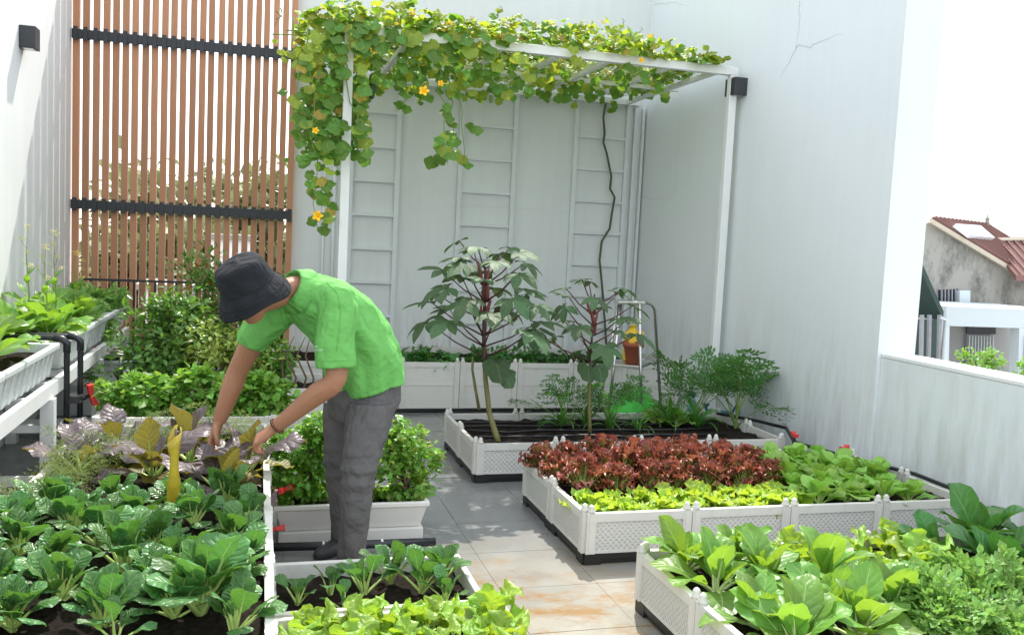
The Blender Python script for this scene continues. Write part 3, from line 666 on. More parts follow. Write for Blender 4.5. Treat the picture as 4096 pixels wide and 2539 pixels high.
# yellow sticky trap in the left bed
p = at(413, 1215, z=.43)
ys = thing('sticky_trap', 'yellow sticky card rolled round a stake in the left bed', 'insect trap', (p.x, p.y, .41))
mb = MB(); rg_ = []
for i in range(9):
    z = .005+.335*i/8; tw = i*.10; op = .6+.25*math.sin(i*1.3); rg_.append([(.023*(1+.25*math.sin(i*.9))*math.cos(a+tw), .022*math.sin(a+tw), z+(.030*math.cos(a)+.012*math.sin(2*a))*(i >= 7)) for a in np.linspace(op, 6.28-.15, 12)])
vs = [q for r in rg_ for q in r]; mb.add(vs, [(i*12+k, i*12+k+1, (i+1)*12+k+1, (i+1)*12+k) for i in range(8) for k in range(11)])
o = mb.build('card', M['trap'], ys, True); s_ = o.modifiers.new('thick', 'SOLIDIFY'); s_.thickness = .002
MB().tube([(0, .005, -.03), (.004, .004, .36)], .005, 6).build('stake', M['bark'], ys, True)

# ================================================================== STEP LADDER AND THE THINGS BY IT
YL = 6.98
ld = thing('step_ladder', 'small steel step ladder standing by the right wall corner', 'step ladder')
A = lambda ox, oy, Y: at(ox, oy, Y=Y)
tl, tm_, trr = A(1478, 725, YL), A(1524, 725, YL-.12), A(1548, 722, YL+.16)
fl_, fm_, fr_ = Vector((A(1447, 975, YL-.05).x, YL-.05, .002)), Vector((A(1529, 990, YL-.18).x, YL-.2, .002)), Vector((A(1585, 960, YL+.3).x, YL+.34, .002))
bl_ = Vector((fl_.x+.06, YL+.36, .002)); tb = Vector((tl.x+.06, YL+.18, tl.z))
MB().tube([tl, fl_], .014, 8).build('leg', M['steel'], ld, True); MB().tube([tm_, fm_], .014, 8).build('leg', M['steel'], ld, True)
MB().tube([tb, bl_], .012, 8).build('leg', M['steel'], ld, True)
c0 = Vector((trr.x-.02, trr.y, trr.z)); arc = [Vector((tm_.x, trr.y-.1, tl.z+.005)), c0+Vector((0, 0, .003)), c0+Vector((.045, 0, -.015)), c0+Vector((.075, .01, -.06)), fr_]
MB().tube(arc, .014, 8).build('leg', M['steel'], ld, True)
def quadslab(mb, a, b, c, d, th):
    up = Vector((0, 0, th)); vs = [a, b, c, d, a+up, b+up, c+up, d+up]; mb.add(vs, [(3,2,1,0),(4,5,6,7),(0,1,5,4),(1,2,6,5),(2,3,7,6),(3,0,4,7)]); return mb
mb = MB(); bevel(quadslab(mb, tl+Vector((-.04, -.03, .0)), tm_+Vector((.03, -.03, 0)), Vector((c0.x+.01, c0.y+.03, tl.z)), tb+Vector((-.04, .03, 0)), .028).build('top_step', M['steel'], ld), .006)
zt = at(1480, 865, Y=YL-.02).z; fz = lambda a, b: a.lerp(b, (a.z-zt)/(a.z-b.z))
q1, q2, q3, q4 = fz(tl, fl_), fz(tm_, fm_), fz(arc[3], fr_), fz(tb, bl_)
mb = MB(); bevel(quadslab(mb, q1+Vector((-.07, 0, -.028)), q2+Vector((0, 0, -.028)), q3+Vector((0, 0, -.028)), q4+Vector((-.05, 0, -.028)), .026).build('step', M['steel'], ld), .005)
u1, u2 = tm_.lerp(fm_, .42), arc[3].lerp(fr_, .33); MB().tube([u1, u2], .008, 6).build('strut', M['steel'], ld, True)
u1, u2 = tl.lerp(fl_, .75), tm_.lerp(fm_, .75); MB().tube([u1, u2], .008, 6).build('strut', M['steel'], ld, True)
cc = (q1+q2+q3+q4)/4
# yellow jug + terracotta pot on the step
yj = thing('jug', 'yellow plastic jug on the middle step of the steel ladder', 'jug', (cc.x+.035, cc.y+.07, zt))
mb = MB().rings([[(sx*math.cos(a)*(1 if abs(math.cos(a)) < .75 else .9), sy*math.sin(a), z) for a in np.linspace(0, 2*math.pi, 17)[:-1]] for sx, sy, z in ((.075, .055, .001), (.085, .06, .02), (.085, .06, .20), (.07, .05, .25), (.03, .03, .275), (.026, .026, .295))])
mb.build('body', M['yellow'], yj, True); MB().lathe([(.030, .294), (.030, .318), (.024, .321)], n=14).build('cap', M['yellow'], yj, True)
MB().tube([(.05, 0, .265), (.095, 0, .25), (.10, 0, .18), (.082, 0, .13)], .010, 8).build('handle', M['yellow'], yj, True)
tp = thing('flower_pot', 'terracotta flower pot in front of the yellow jug on the ladder', 'pot', (cc.x-.005, cc.y-.055, zt))
MB().lathe([(.055, .001), (.080, .135), (.090, .136), (.092, .175), (.080, .176), (.075, .14), (.072, .13)], n=20).build('pot_body', M['terracotta'], tp, True)
tp2 = MB().lathe([(.001, .131), (.074, .129)], n=16, cap=False).build('soil', M['soil'], tp)
# green sack, blue bottle, teal watering can
p = at(1512, 978, Y=6.9)
gs = thing('green_sack', 'bright green plastic sack slumped under the step ladder', 'sack', (p.x, 6.9, .0)); gs.scale = (1.15, 1.1, 1.38); mb = MB(); rr = random.Random(5); rs = []
for i in range(10):
    f = i/9; a_ = .235*math.sqrt(max(.02, 1-max(0, f*1.02-.02)**2.2)); rs.append([(a_*(1+.07*math.sin(3*q+f*4)+.05*math.sin(7*q+i)+rr.uniform(-.02, .02))*math.cos(q), a_*.7*(1+.06*math.sin(4*q+i))*math.sin(q), .002+f*.275+.012*math.sin(5*q+i)) for q in np.linspace(0, 2*math.pi, 25)[:-1]])
mb.rings(rs).build('sack_body', M['green_plastic'], gs, True); MB().tube([(.0, 0, .27), (.015, 0, .30), (.05, .01, .295), (.07, .01, .27)], [.022, .012, .022, .01], 8).build('tied_neck', M['green_plastic'], gs, True)
p = at(1648, 990, Y=6.95)
bo = thing('blue_bottle', 'pale blue spray bottle on the floor behind the carrot fronds', 'bottle', (p.x, 6.95, 0))
MB().lathe([(.05, .001), (.056, .02), (.056, .20), (.025, .30), (.016, .33)], n=16).build('bottle_body', M['blue'], bo, True)
mb = MB().box(-.055, .02, -.012, .012, .35, .385).box(-.012, .012, -.010, .010, .329, .349); mb.box(-.05, -.035, -.006, .006, .29, .349); bevel(mb.build('spray_head', M['teal'], bo), .004)
p = at(1722, 990, Y=6.9)
wc = thing('watering_can', 'dark teal watering can on the floor by the right wall', 'watering can', (p.x, 6.85, 0))
MB().lathe([(.085, .001), (.09, .02), (.085, .19), (.06, .22), (.058, .23)], n=18).build('can_body', M['teal'], wc, True)
MB().tube([(-.07, 0, .06), (-.14, 0, .14), (-.20, 0, .27)], [.022, .016, .013], 8).build('spout', M['teal'], wc, True); MB().lathe([(.013, 0), (.034, .03), (.034, .036)], (-.20, 0, .265), 12).build('rose', M['teal'], wc, True)
MB().tube([(.06, 0, .22), (.10, 0, .30), (.13, 0, .25), (.088, 0, .08)], .010, 8).build('handle', M['teal'], wc, True)

# ================================================================== NEIGHBOURHOOD
def poly_slab(name, pts, th, mat, parent=None, dirv=None):
    """flat polygon given real thickness th along its normal (away from the viewer)"""
    pts = [Vector(p) for p in pts]; n = (pts[1]-pts[0]).cross(pts[2]-pts[0]).normalized()
    if n.dot(Vector((AF[0], AF[1], AF[2]))) < 0: n = -n
    b = [p+n*th for p in pts]; k = len(pts)
    return MB().add(pts+b, [tuple(range(k)), tuple(range(2*k-1, k-1, -1))]+[(i, i+k, (i+1) % k+k, (i+1) % k) for i in range(k)]).build(name, mat, parent)
t = NT('stained_concrete'); pos = t.n('NewGeometry').outputs['Position']
mp = t.n('Mapping', {'Vector': pos, 'Scale': (1.3, 1.3, .7)}).outputs[0]
t.base(t.mix(t.ramp(t.noise(1.4, 8, mp, .72), [(.47, (0,0,0)), (.70, (1,1,1))]), (.36, .345, .31, 1), (.085, .085, .08, 1)), .9, 0, .2); t.bump(t.noise(9, 4, pos), .3, .03); M['old_wall'] = t.m
M['roof_red'] = plain('rusty_red_roof', (.19, .090, .078), .6, 0, .25, 1.2); M['roof_green'] = plain('dark_green_roof', (.030, .062, .055), .55, 0, .2, 2)
M['fascia'] = plain('cream_fascia', (.55, .48, .38), .7); M['porch'] = plain('pale_blue_paint', (.62, .68, .70), .7, 0, .08, 1); M['wall_grey'] = plain('grey_render', (.46, .45, .43), .85, 0, .12, 1.5)
M['glass_dark'] = plain('dark_window', (.025, .03, .04), .15); M['skylight'] = plain('white_skylight', (.8, .82, .85), .25); M['gate'] = plain('grey_grille', (.32, .33, .35), .6); M['blue_paint'] = plain('blue_paint', (.03, .09, .25), .5)
YH = 18.0
nh = thing('neighbour_house', 'stained concrete gable house with rusty red roof beyond the parapet', 'house')
H = lambda ox, oy, Y=YH: at(ox, oy, Y=Y)
g0, g1 = H(2214, 528), H(2520, 712); gx = H(2120, 590); gl = Vector((gx.x, YH, -4.2)); gr = Vector((g1.x, YH, -4.2))
poly_slab('gable_wall', [g0, g1, gr, gl, gx], .25, M['old_wall'], nh)
A0, B0 = H(2214, 524, YH-.12), H(2520, 708, YH-.12); Cc = at(2342, 539, z=A0.z); rd = (Cc-A0); rd.z = 0; rd = rd.normalized()*min(12, rd.length)
n_ = (B0-A0).cross(rd).normalized()*.12
if n_.z < 0: n_ = -n_
rf = MB().add([A0, B0, B0+rd, A0+rd, A0+n_, B0+n_, B0+rd+n_, A0+rd+n_], [(3,2,1,0),(4,5,6,7),(0,1,5,4),(1,2,6,5),(2,3,7,6),(3,0,4,7)]).build('roof', M['roof_red'], nh)
for i in range(14):
    f = (i+.5)/14; a, b = A0+rd*f+n_, B0+rd*f+n_; MB().tube([a+n_*.02, b+n_*.02], .03, 4).build('roof_rib', M['roof_red'], rf)
MB().tube([A0-Vector((0, .03, .02)), B0-Vector((0, .03, .02))], .07, 4).build('fascia', M['fascia'], nh)
def rp(ox, oy, lift):   # a point of the roof plane, lifted along its normal
    d = at(ox, oy, Y=10)-Vector((0, 0, EYE)); o_ = A0+n_*lift; nn = n_.normalized(); k = (o_-Vector((0, 0, EYE))).dot(nn)/d.dot(nn); return Vector((0, 0, EYE))+d*k
poly = [rp(2276, 533, 1.9), rp(2336, 537, 1.9), rp(2370, 566, 1.9), rp(2312, 560, 1.9)]; q = n_*.8; MB().add(poly+[p-q for p in poly], [(0,1,2,3),(7,6,5,4),(0,4,5,1),(1,5,6,2),(2,6,7,3),(3,7,4,0)]).build('skylight', M['skylight'], nh)
# second roof wing, its ribs facing us
w0, w1 = H(2352, 575, YH+.7), H(2600, 572, YH+.7); e0, e1 = H(2420, 655, YH-.6), H(2680, 655, YH-.6)
wing = MB().add([w0, w1, e1, e0, w0+Vector((0, .1, .1)), w1+Vector((0, .1, .1)), e1+Vector((0, -.02, -.14)), e0+Vector((0, -.02, -.14))], [(0,1,2,3),(7,6,5,4),(0,4,5,1),(1,5,6,2),(2,6,7,3),(3,7,4,0)]).build('roof_wing', M['roof_red'], nh)
for i in range(15):
    f = (i+.5)/15; up = Vector((0, -.03, .03)); MB().tube([w0.lerp(w1, f)+up, e0.lerp(e1, f)+up], .022, 4).build('roof_rib', M['roof_red'], wing)
MB().tube([w0+Vector((0, -.02, .04)), w1+Vector((0, -.02, .04))], .06, 5).build('ridge_cap', M['fascia'], nh)
fp = A0+rd+n_-Vector((0, 0, .05)); MB().lathe([(.10, 0), (.04, .1), (.06, .16), (.015, .22), (.008, .5)], fp, 8).build('finial', M['concrete'], nh)
q = [H(2236, 690, YH-.02), H(2285, 688, YH-.02), H(2285, 726, YH-.02), H(2236, 728, YH-.02)]; v_ = poly_slab('window', q, .05, M['glass_dark'], nh)
for i in range(6): MB().tube([q[0].lerp(q[1], (i+.5)/6)+Vector((0, -.04, 0)), q[3].lerp(q[2], (i+.5)/6)+Vector((0, -.04, 0))], .018, 4).build('bar', M['gate'], v_)
poly_slab('pillar', [H(2286, 692, YH-.15), H(2311, 692, YH-.15), H(2311, 732, YH-.15), H(2286, 732, YH-.15)], .12, M['porch'], nh)
po = thing('porch', 'pale painted porch with grey grille door beyond the parapet', 'porch'); YQ = 15.5; Q = lambda ox, oy, Y=YQ: at(ox, oy, Y=Y)
poly_slab('beam', [Q(2254, 729), Q(2560, 742), Q(2560, 785), Q(2254, 776)], 2.2, M['porch'], po)
poly_slab('column', [Q(2248, 777), Q(2262, 777), Q(2258, 930), Q(2243, 930)], .25, M['porch'], po); poly_slab('column', [Q(2428, 781), Q(2440, 781), Q(2436, 930), Q(2424, 930)], .25, M['porch'], po)
W2 = lambda ox, oy: at(ox, oy, Y=YQ+1.8); poly_slab('porch_wall', [W2(2240, 776), W2(2560, 784), W2(2560, 990), W2(2240, 990)], .2, M['wall_grey'], po)
D = lambda ox, oy: at(ox, oy, Y=YQ+1.72); dr = poly_slab('door', [D(2303, 796), D(2366, 799), D(2362, 930), D(2299, 930)], .06, M['gate'], po)
poly_slab('transom', [at(a, b, Y=YQ+1.69) for a, b in ((2304, 774), (2372, 776), (2372, 796), (2303, 794))], .025, M['glass_dark'], po)
for i in range(9): f = (i+.5)/9; MB().tube([D(2303, 798).lerp(D(2366, 800), f)-Vector((0, .04, 0)), D(2299, 930).lerp(D(2362, 930), f)-Vector((0, .04, 0))], .016, 4).build('bar', M['white_metal'], dr)
poly_slab('shutter', [at(a, b, Y=YQ-.05) for a, b in ((2445, 800), (2520, 800), (2520, 960), (2440, 960))], .1, M['blue_paint'], po)
MB().box(Q(2200, 940).x, Q(2700, 940).x, YQ-1.5, YQ+1.8, -4.2, Q(2300, 935).z).build('porch_base', M['wall_grey'], po)
gsd = thing('green_shed', 'dark green roofed shed tucked behind the white wall end', 'shed'); YG = 14.0; G = lambda ox, oy, Y=YG: at(ox, oy, Y=Y)
gd = Vector((-.9, 3.2, .0)); a, b = G(2180, 590), G(2248, 742); mb = MB(); th = Vector((.0, 0, -.16)); mb.add([a, b, b+gd, a+gd, a+th, b+th, b+gd+th, a+gd+th], [(0,1,2,3),(7,6,5,4),(0,4,5,1),(1,5,6,2),(2,6,7,3),(3,7,4,0)]); gf = mb.build('roof', M['roof_green'], gsd)
for i in range(4): f = (i+.5)/4; MB().tube([a+gd*f+Vector((0, 0, .02)), b+gd*f+Vector((0, 0, .02))], .03, 4).build('roof_rib', M['roof_green'], gf)
poly_slab('shed_wall', [G(2120, 760, YG+.5), G(2240, 760, YG+.5), G(2240, 1000, YG+.5), G(2120, 1000, YG+.5)], .2, M['roof_green'], gsd)
for ox in (2196, 2214, 2238): MB().tube([G(ox, 750), G(ox-6, 1000)], .045, 6).build('post', M['gate'], gsd)
MB().tube([b+Vector((-.1, -.05, -.12)), b+Vector((.02, -.05, -.16)), b+Vector((.05, -.05, -3))], .04, 6).build('downpipe', M['porch'], gsd, True)

def shrub(name, label, cat, loc, boxes, n, size, mat, seed, stems, group=None, **kw):
    t = thing(name, label, cat, loc, 0, group)
    rr = random.Random(seed); alt = kw.pop('alt_mat', None); mats = [mat, alt] if alt else [mat]
    o = ob('foliage', foliage(seed, boxes, n, size, mats, alt=bool(alt), **kw), t); o['kind'] = 'stuff'
    for k in range(stems):
        c, rad = boxes[k % len(boxes)]; e = Vector((c[0]+rr.uniform(-.6, .6)*rad[0], c[1]+rr.uniform(-.6, .6)*rad[1], c[2]+rr.uniform(-.2, .6)*rad[2])); b = Vector((rr.uniform(-.03, .03), rr.uniform(-.03, .03), 0))
        mid = b.lerp(e, .5)+Vector((rr.uniform(-.04, .04), rr.uniform(-.04, .04), .06)); MB().tube([b, mid, e], [.009, .007, .003], 5).build('stem', M['bark'], t, True)
    return t
p = at(2330, 862, Y=11.5); shrub('garden_shrub', 'small bright green shrub below the grey grille door', 'shrub', (p.x, 11.5, p.z-.25), [((0, 0, .22), (.30, .25, .22))], 700, .07, L['mint'], 91, 3, clumps=26)
p = at(2440, 884, Y=11.0); shrub('garden_shrub', 'sliver of bright green shrub at the right picture edge', 'shrub', (p.x+.05, 11.0, p.z-.1), [((0, 0, .1), (.2, .2, .12))], 250, .06, L['mint'], 92, 2, clumps=12)
# trees and pale buildings beyond the slat screen
def tree(label, ox, oy, Y, rx, rz, seed, n=5200):
    top = at(ox, oy, Y=Y); t = thing('tree', label, 'tree', (top.x, Y, -4.2), 0, 'trees beyond the slat screen')
    h = top.z+4.2; c = h-rz
    MB().tube([(0, 0, 0), (.1, 0, c*.5), (-.05, 0, c), (0, 0, h-rz*.5)], [.22, .17, .12, .04], 7).build('trunk', M['bark'], t, True)
    rr = random.Random(seed)
    for k in range(6):
        q = rr.uniform(0, 6.28); MB().tube([(0, 0, c-rz*.5+.2*k), (rx*.4*math.cos(q), rx*.4*math.sin(q), c+.1*k), (rx*.75*math.cos(q), rx*.75*math.sin(q), c+rz*.35)], [.08, .05, .02], 5).build('limb', M['bark'], t, True)
    o = ob('crown', foliage(seed, [((0, 0, c), (rx, rx*.8, rz)), ((-rx*.4, 0, c-rz*.3), (rx*.7, rx*.6, rz*.8)), ((rx*.45, .2, c-rz*.2), (rx*.6, rx*.6, rz*.75))], n, .34, [L['tree']], clumps=46, clump_r=.26), t); o['kind'] = 'stuff'
tree('tall pale olive tree behind the middle of the slats', 470, 430, 19, 1.7, 2.1, 1); tree('olive tree behind the right end of the slats', 655, 445, 17, 1.3, 2.2, 2)
tree('lower olive tree behind the left slats', 260, 555, 20, 2.0, 1.7, 3); tree('farther olive tree between two nearer crowns behind the slats', 560, 500, 24, 2.2, 2.4, 4); tree('dark low tree behind the slats near the railing', 380, 520, 15, 1.3, 1.6, 5, 4200)
for k, (ox0, ox1, oy, Y, lb) in enumerate(((503, 602, 570, 14.0, 'white roof tank building seen through the slats above the hat'), (330, 470, 690, 13.0, 'low white wall block seen through the slats by the railing'))):
    a, b = at(ox0, oy, Y=Y), at(ox1, oy, Y=Y); t = thing('far_building', lb, 'building'); MB().box(a.x, b.x, Y, Y+2, -4.2, a.z).build('wall', M['wall_clean'], t); MB().box(a.x-.05, b.x+.05, Y-.05, Y+2.05, a.z+.002, a.z+.08).build('roof_slab', M['concrete'], t)
    for i in range(3): x = a.x+(b.x-a.x)*(i+.5)/3; MB().box(x-.08, x+.08, Y-.02, Y-.002, a.z-1.1, a.z-.55).build('window', M['glass_dark'], t)

# ================================================================== PLANTS
def rosette(name, label, cat, group, loc, n, levels, scale, seed, tilt=8, spin=None, parts='leaf'):
    """leaves of one plant, outermost first; levels: lists of leaf meshes from outer to inner"""
    rr = random.Random(seed); t = thing(name, label, cat, loc, rr.uniform(0, 6.28) if spin is None else spin, group)
    for i in range(n):
        f = i/max(1, n-1); lv = levels[min(len(levels)-1, int(f*len(levels)))]
        a = i*2.39996+rr.uniform(-.35, .35)
        ob(parts, rr.choice(lv), t, (rr.uniform(-.008, .008), rr.uniform(-.008, .008), 0), (R(rr.gauss(0, tilt)), R(rr.gauss(0, tilt)), a), scale*rr.uniform(.80, 1.15)*(1-.22*f))
    return t
def fam(kind, pet, base, specs):
    """leaf meshes per level; specs: (a0, a1, L, W, pet, kwargs)"""
    out = []
    for k, (a0, a1, Ln, W, pt, kw) in enumerate(specs):
        out.append([leaf(base+k*10+q, Ln*(.92+.08*q), W*(1.08-.08*q), pt, a0+q*6-5, a1+q*14-12, mats=[L[kind], M[pet]], **kw) for q in range(3)])
    return out
CH = dict(shape=ROUND, puck=.07, ruf=.10, rk=2.2, nx=4, ny=11, pr=.0075)
F_choy = fam('choy', 'petiole', 100, [(44, -14, .120, .105, .085, dict(cup=-.16, **CH)), (61, 14, .130, .110, .10, dict(cup=-.05, **CH)), (75, 44, .130, .105, .11, dict(cup=.15, **CH)), (85, 68, .105, .085, .10, dict(cup=.28, **CH))])
CS = dict(shape=SPOON, puck=.0, ruf=.05, rk=2, nx=2, ny=7, pr=.005)
F_young = fam('choy', 'petiole', 160, [(50, -5, .075, .058, .065, dict(cup=.2, **CS)), (68, 25, .08, .058, .075, dict(cup=.2, **CS)), (82, 60, .07, .05, .06, dict(cup=.3, **CS))])
LM = dict(shape=FAN, puck=.06, ruf=.34, rk=2.6, nx=4, ny=15, pr=.006, teeth=.035)
F_lime = fam('lime', 'petiole_white', 200, [(30, -25, .125, .135, .045, dict(cup=.08, **LM)), (48, -2, .135, .14, .05, dict(cup=.10, **LM)), (68, 30, .12, .12, .05, dict(cup=.25, **LM)), (82, 62, .09, .085, .04, dict(cup=.4, **LM))])
BC = dict(shape=OVAL, puck=.015, ruf=.14, rk=1.6, nx=3, ny=8, pr=.008)
F_big = fam('bigchoy', 'petiole_white', 260, [(28, -35, .17, .125, .05, dict(cup=.15, **BC)), (48, -12, .18, .13, .06, dict(cup=.18, **BC)), (66, 22, .17, .12, .07, dict(cup=.22, **BC)), (80, 60, .13, .085, .05, dict(cup=.4, **BC))])
F_col = fam('collard', 'petiole_white', 320, [(25, -40, .22, .19, .06, dict(cup=.12, **BC)), (45, -10, .24, .20, .08, dict(cup=.16, **BC)), (66, 25, .22, .18, .08, dict(cup=.25, **BC)), (80, 60, .17, .12, .06, dict(cup=.45, **BC))])
LT = dict(shape=FAN, puck=.03, ruf=.42, rk=2.8, nx=3, ny=7, pr=.004, teeth=.06)
F_let = fam('lettuce', 'petiole_white', 380, [(18, -15, .085, .10, .005, dict(cup=.15, **LT)), (42, 5, .085, .10, .005, dict(cup=.2, **LT)), (66, 35, .075, .085, .005, dict(cup=.3, **LT)), (82, 65, .055, .06, .005, dict(cup=.5, **LT))])
RL = dict(shape=FAN, puck=.05, ruf=.85, rk=3.4, nx=2, ny=10, pr=.004, teeth=.20)
F_red = fam('red', 'petiole', 440, [(45, -5, .090, .052, .045, dict(cup=.1, **RL)), (62, 20, .095, .050, .075, dict(cup=.15, **RL)), (75, 45, .095, .048, .10, dict(cup=.3, **RL)), (85, 70, .085, .040, .115, dict(cup=.5, **RL))])
MC = dict(shape=SPOON, puck=.02, ruf=.16, rk=2, nx=2, ny=7, pr=.005)
F_mid = fam('midchoy', 'petiole', 500, [(32, -22, .10, .095, .05, dict(cup=.1, **MC)), (52, 0, .105, .10, .055, dict(cup=.12, **MC)), (72, 38, .09, .085, .05, dict(cup=.25, **MC))])
PU = dict(shape=OVAL, puck=.03, ruf=.26, rk=2.0, nx=3, ny=9, pr=.007, teeth=.05)
F_pur = fam('purple', 'petiole', 560, [(28, -40, .20, .13, .07, dict(cup=-.12, **PU)), (48, -20, .21, .14, .08, dict(cup=-.10, **PU)), (70, 20, .18, .11, .08, dict(cup=.2, **PU))])
F_pury = fam('yellowing', 'petiole', 600, [(30, -30, .17, .12, .06, dict(cup=.2, **PU))])
SM = dict(shape=OVAL, puck=.015, ruf=.18, rk=1.8, nx=3, ny=8, pr=.007)
F_sh = fam('shelf', 'petiole_white', 620, [(38, -25, .18, .13, .06, dict(cup=.1, **SM)), (52, -8, .19, .135, .07, dict(cup=.15, **SM)), (72, 35, .16, .11, .06, dict(cup=.25, **SM))])

def plant_row(name, desc, cat, group, pts, fam_, n, scale, seed, where, tilt=8, jit=.03):
    """pts: rows (front first) of (x, y, z); each plant gets its place in the row as part of its label"""
    rr = random.Random(seed); nr = len(pts)
    rn = {1: ['row'], 2: ['front row', 'back row'], 3: ['front row', 'middle row', 'back row']}.get(nr, ['front row']+[ORD[k]+' row' for k in range(1, nr-1)]+['back row'])
    for j, row in enumerate(pts):
        row = sorted(row)
        for i, (x, y, z) in enumerate(row):
            rosette(name, f'{desc}, {ORD[i]} from left, {rn[j]}{where}', cat, group, (x+rr.uniform(-jit, jit), y+rr.uniform(-jit, jit), z), n+rr.randint(-1, 2), fam_, scale*rr.uniform(.86, 1.14), seed+j*50+i, tilt)

# bed of lettuces
z = .212
plant_row('pale_lettuce', 'pale yellow green lettuce', 'lettuce', 'pale lettuces in the middle bed', [[(1.74+.165*i, 4.235, z) for i in range(8)], [(1.70+.165*i, 4.40, z) for i in range(8)]], F_let, 19, 1.32, 1000, ', middle bed')
plant_row('red_lettuce', 'frilly red leaf lettuce', 'lettuce', 'red lettuces in the middle bed', [[(1.74+.20*i, 4.60, z) for i in range(7)], [(1.70+.20*i, 4.81, z) for i in range(7)], [(1.66+.20*i, 5.06, z) for i in range(7)]], F_red, 56, 1.18, 1200, ', middle bed')
plant_row('young_mustard', 'mid green mustard plant', 'mustard', 'mid green mustards in the middle bed', [[(3.07+.195*i, 4.26, z) for i in range(4)], [(3.03+.195*i, 4.46, z) for i in range(4)], [(3.10+.195*i, 4.67, z) for i in range(4)], [(3.14+.195*i, 4.88, z) for i in range(4)], [(3.20+.2*i, 5.07, z) for i in range(3)]], F_mid, 14, 1.22, 1400, ', middle bed')
# bottom right bed
z = .215
plant_row('light_choy', 'large light green choy', 'pak choy', 'light green choys in the bottom right bed', [[(1.86, 2.62, z), (2.12, 2.66, z)], [(1.84, 2.86, z), (2.12, 2.90, z), (2.40, 2.84, z)], [(1.80, 3.14, z), (2.05, 3.17, z), (2.31, 3.13, z)], [(1.80, 3.41, z), (2.06, 3.44, z)]], F_big, 13, 1.18, 1600, ', bottom right bed')
plant_row('bubbled_mustard', 'bubbled lime mustard', 'mustard', 'lime mustards in the bottom right bed', [[(2.58, 3.12, z), (2.86, 3.16, z)], [(2.33, 3.40, z), (2.58, 3.38, z), (2.83, 3.41, z)]], F_lime, 15, 1.15, 1700, ', bottom right bed')
for k, (x, y, lb, s_) in enumerate(((3.36, 3.43, 'tall dark collard against the right wall, bottom right bed', 1.15), (3.20, 3.16, 'broad collard in front of the tall collard, bottom right bed', .95), (3.62, 3.3, 'collard rightmost at the picture edge, bottom right bed', 1.0), (3.05, 3.40, 'small collard left of the tall collard, bottom right bed', .75))):
    rosette('collard', lb, 'collard', 'collards in the bottom right bed', (x, y, z), 13, F_col, s_*1.1, 1750+k)
# trays
plant_row('lime_mustard', 'crinkled lime mustard', 'mustard', 'lime mustards in the nearest white tray', [[(.16, 2.66, .17), (.36, 2.68, .17), (.56, 2.64, .17), (.78, 2.67, .17)], [(.17, 2.88, .17), (.36, 2.90, .17), (.57, 2.86, .17), (.79, 2.88, .17)], [(.20, 3.10, .17), (.42, 3.12, .17), (.60, 3.08, .17), (.81, 3.10, .17)]], F_lime, 14, 1.10, 1800, ', nearest tray')
for k, (x, y, lb, s_, n) in enumerate(((.17, 3.44, 'small young choy at the left end of the far white tray', .95, 6), (.30, 3.52, 'sparse young choy second from left, far white tray', .9, 5), (.43, 3.50, 'young choy just below the trouser leg, far white tray', 1.15, 9), (.55, 3.60, 'bushy young choy right of the leg, far white tray', 1.2, 11), (.66, 3.48, 'dark young choy at right, far white tray', 1.25, 12), (.77, 3.58, 'young choy in the right corner of the far white tray', 1.2, 12), (.74, 3.36, 'low young choy by the front right rim, far white tray', 1.0, 9), (.34, 3.36, 'seedling choy at the front, far white tray', .7, 5))):
    rosette('young_choy', lb, 'pak choy', 'young choys in the far white tray', (x, y, .165), n+2, F_young, s_*1.12, 1900+k)
# dark choy in the left bed
rows = []
for j_ in range(7):
    y_ = 2.56+.225*j_; row = [(x_, y_) for x_ in (np.linspace(-.86, -.01, 5) if j_ % 2 else np.linspace(-.78, -.10, 4)) if not (y_ < 2.75 and x_ > -.72) and not (y_ < 2.95 and x_ > -.22)]
    rows.append(row)
plant_row('dark_choy', 'glossy dark choy', 'pak choy', 'dark choys in the left bed', [[(x, y, .408) for x, y in r] for r in rows], F_choy, 19, .83, 2000, ', left bed', 10, .03)
rosette('dark_choy', 'biggest glossy dark choy by the white rim, nearest the camera', 'pak choy', 'dark choys in the left bed', (-.15, 2.83, .408), 22, F_choy, 1.22, 2290)
rosette('dark_choy', 'dark choy tucked into the near right corner of the left bed', 'pak choy', 'dark choys in the left bed', (-.05, 2.66, .408), 13, F_choy, .85, 2291)
for k, (x, y, lb) in enumerate(((-.37, 2.66, 'small choy seedling on bare soil, left bed front'), (-.72, 2.76, 'small choy at the lower left, left bed front'))): rosette('choy_seedling', lb, 'pak choy', None, (x, y, .408), 6, F_young, 1.15, 2200+k)
for k, (x, y, lb, n, s_) in enumerate(((-.14, 4.16, 'purple mustard under his hands, right rim of the left bed', 9, 1.05), (-.46, 4.40, 'big purple mustard left of the yellow card', 10, 1.1), (-.80, 4.55, 'purple mustard at the left rim near the shelf', 8, 1.0), (-.32, 4.72, 'purple mustard behind his right hand', 9, 1.1), (-.05, 4.42, 'purple mustard drooping over the red tap', 8, 1.1), (-.68, 4.95, 'purple mustard farthest back in the left bed', 8, 1.0))):
    t = rosette('purple_mustard', lb, 'mustard', 'purple mustards in the left bed', (x, y, .408), n+1, F_pur, s_*1.2, 2300+k)
    for q in range(2): o = ob('leaf', F_pury[0][q], t, (0, 0, 0), (R(-5), 0, k*1.3+q*2.4), .95*s_); o['label'] = 'yellowing leaf'
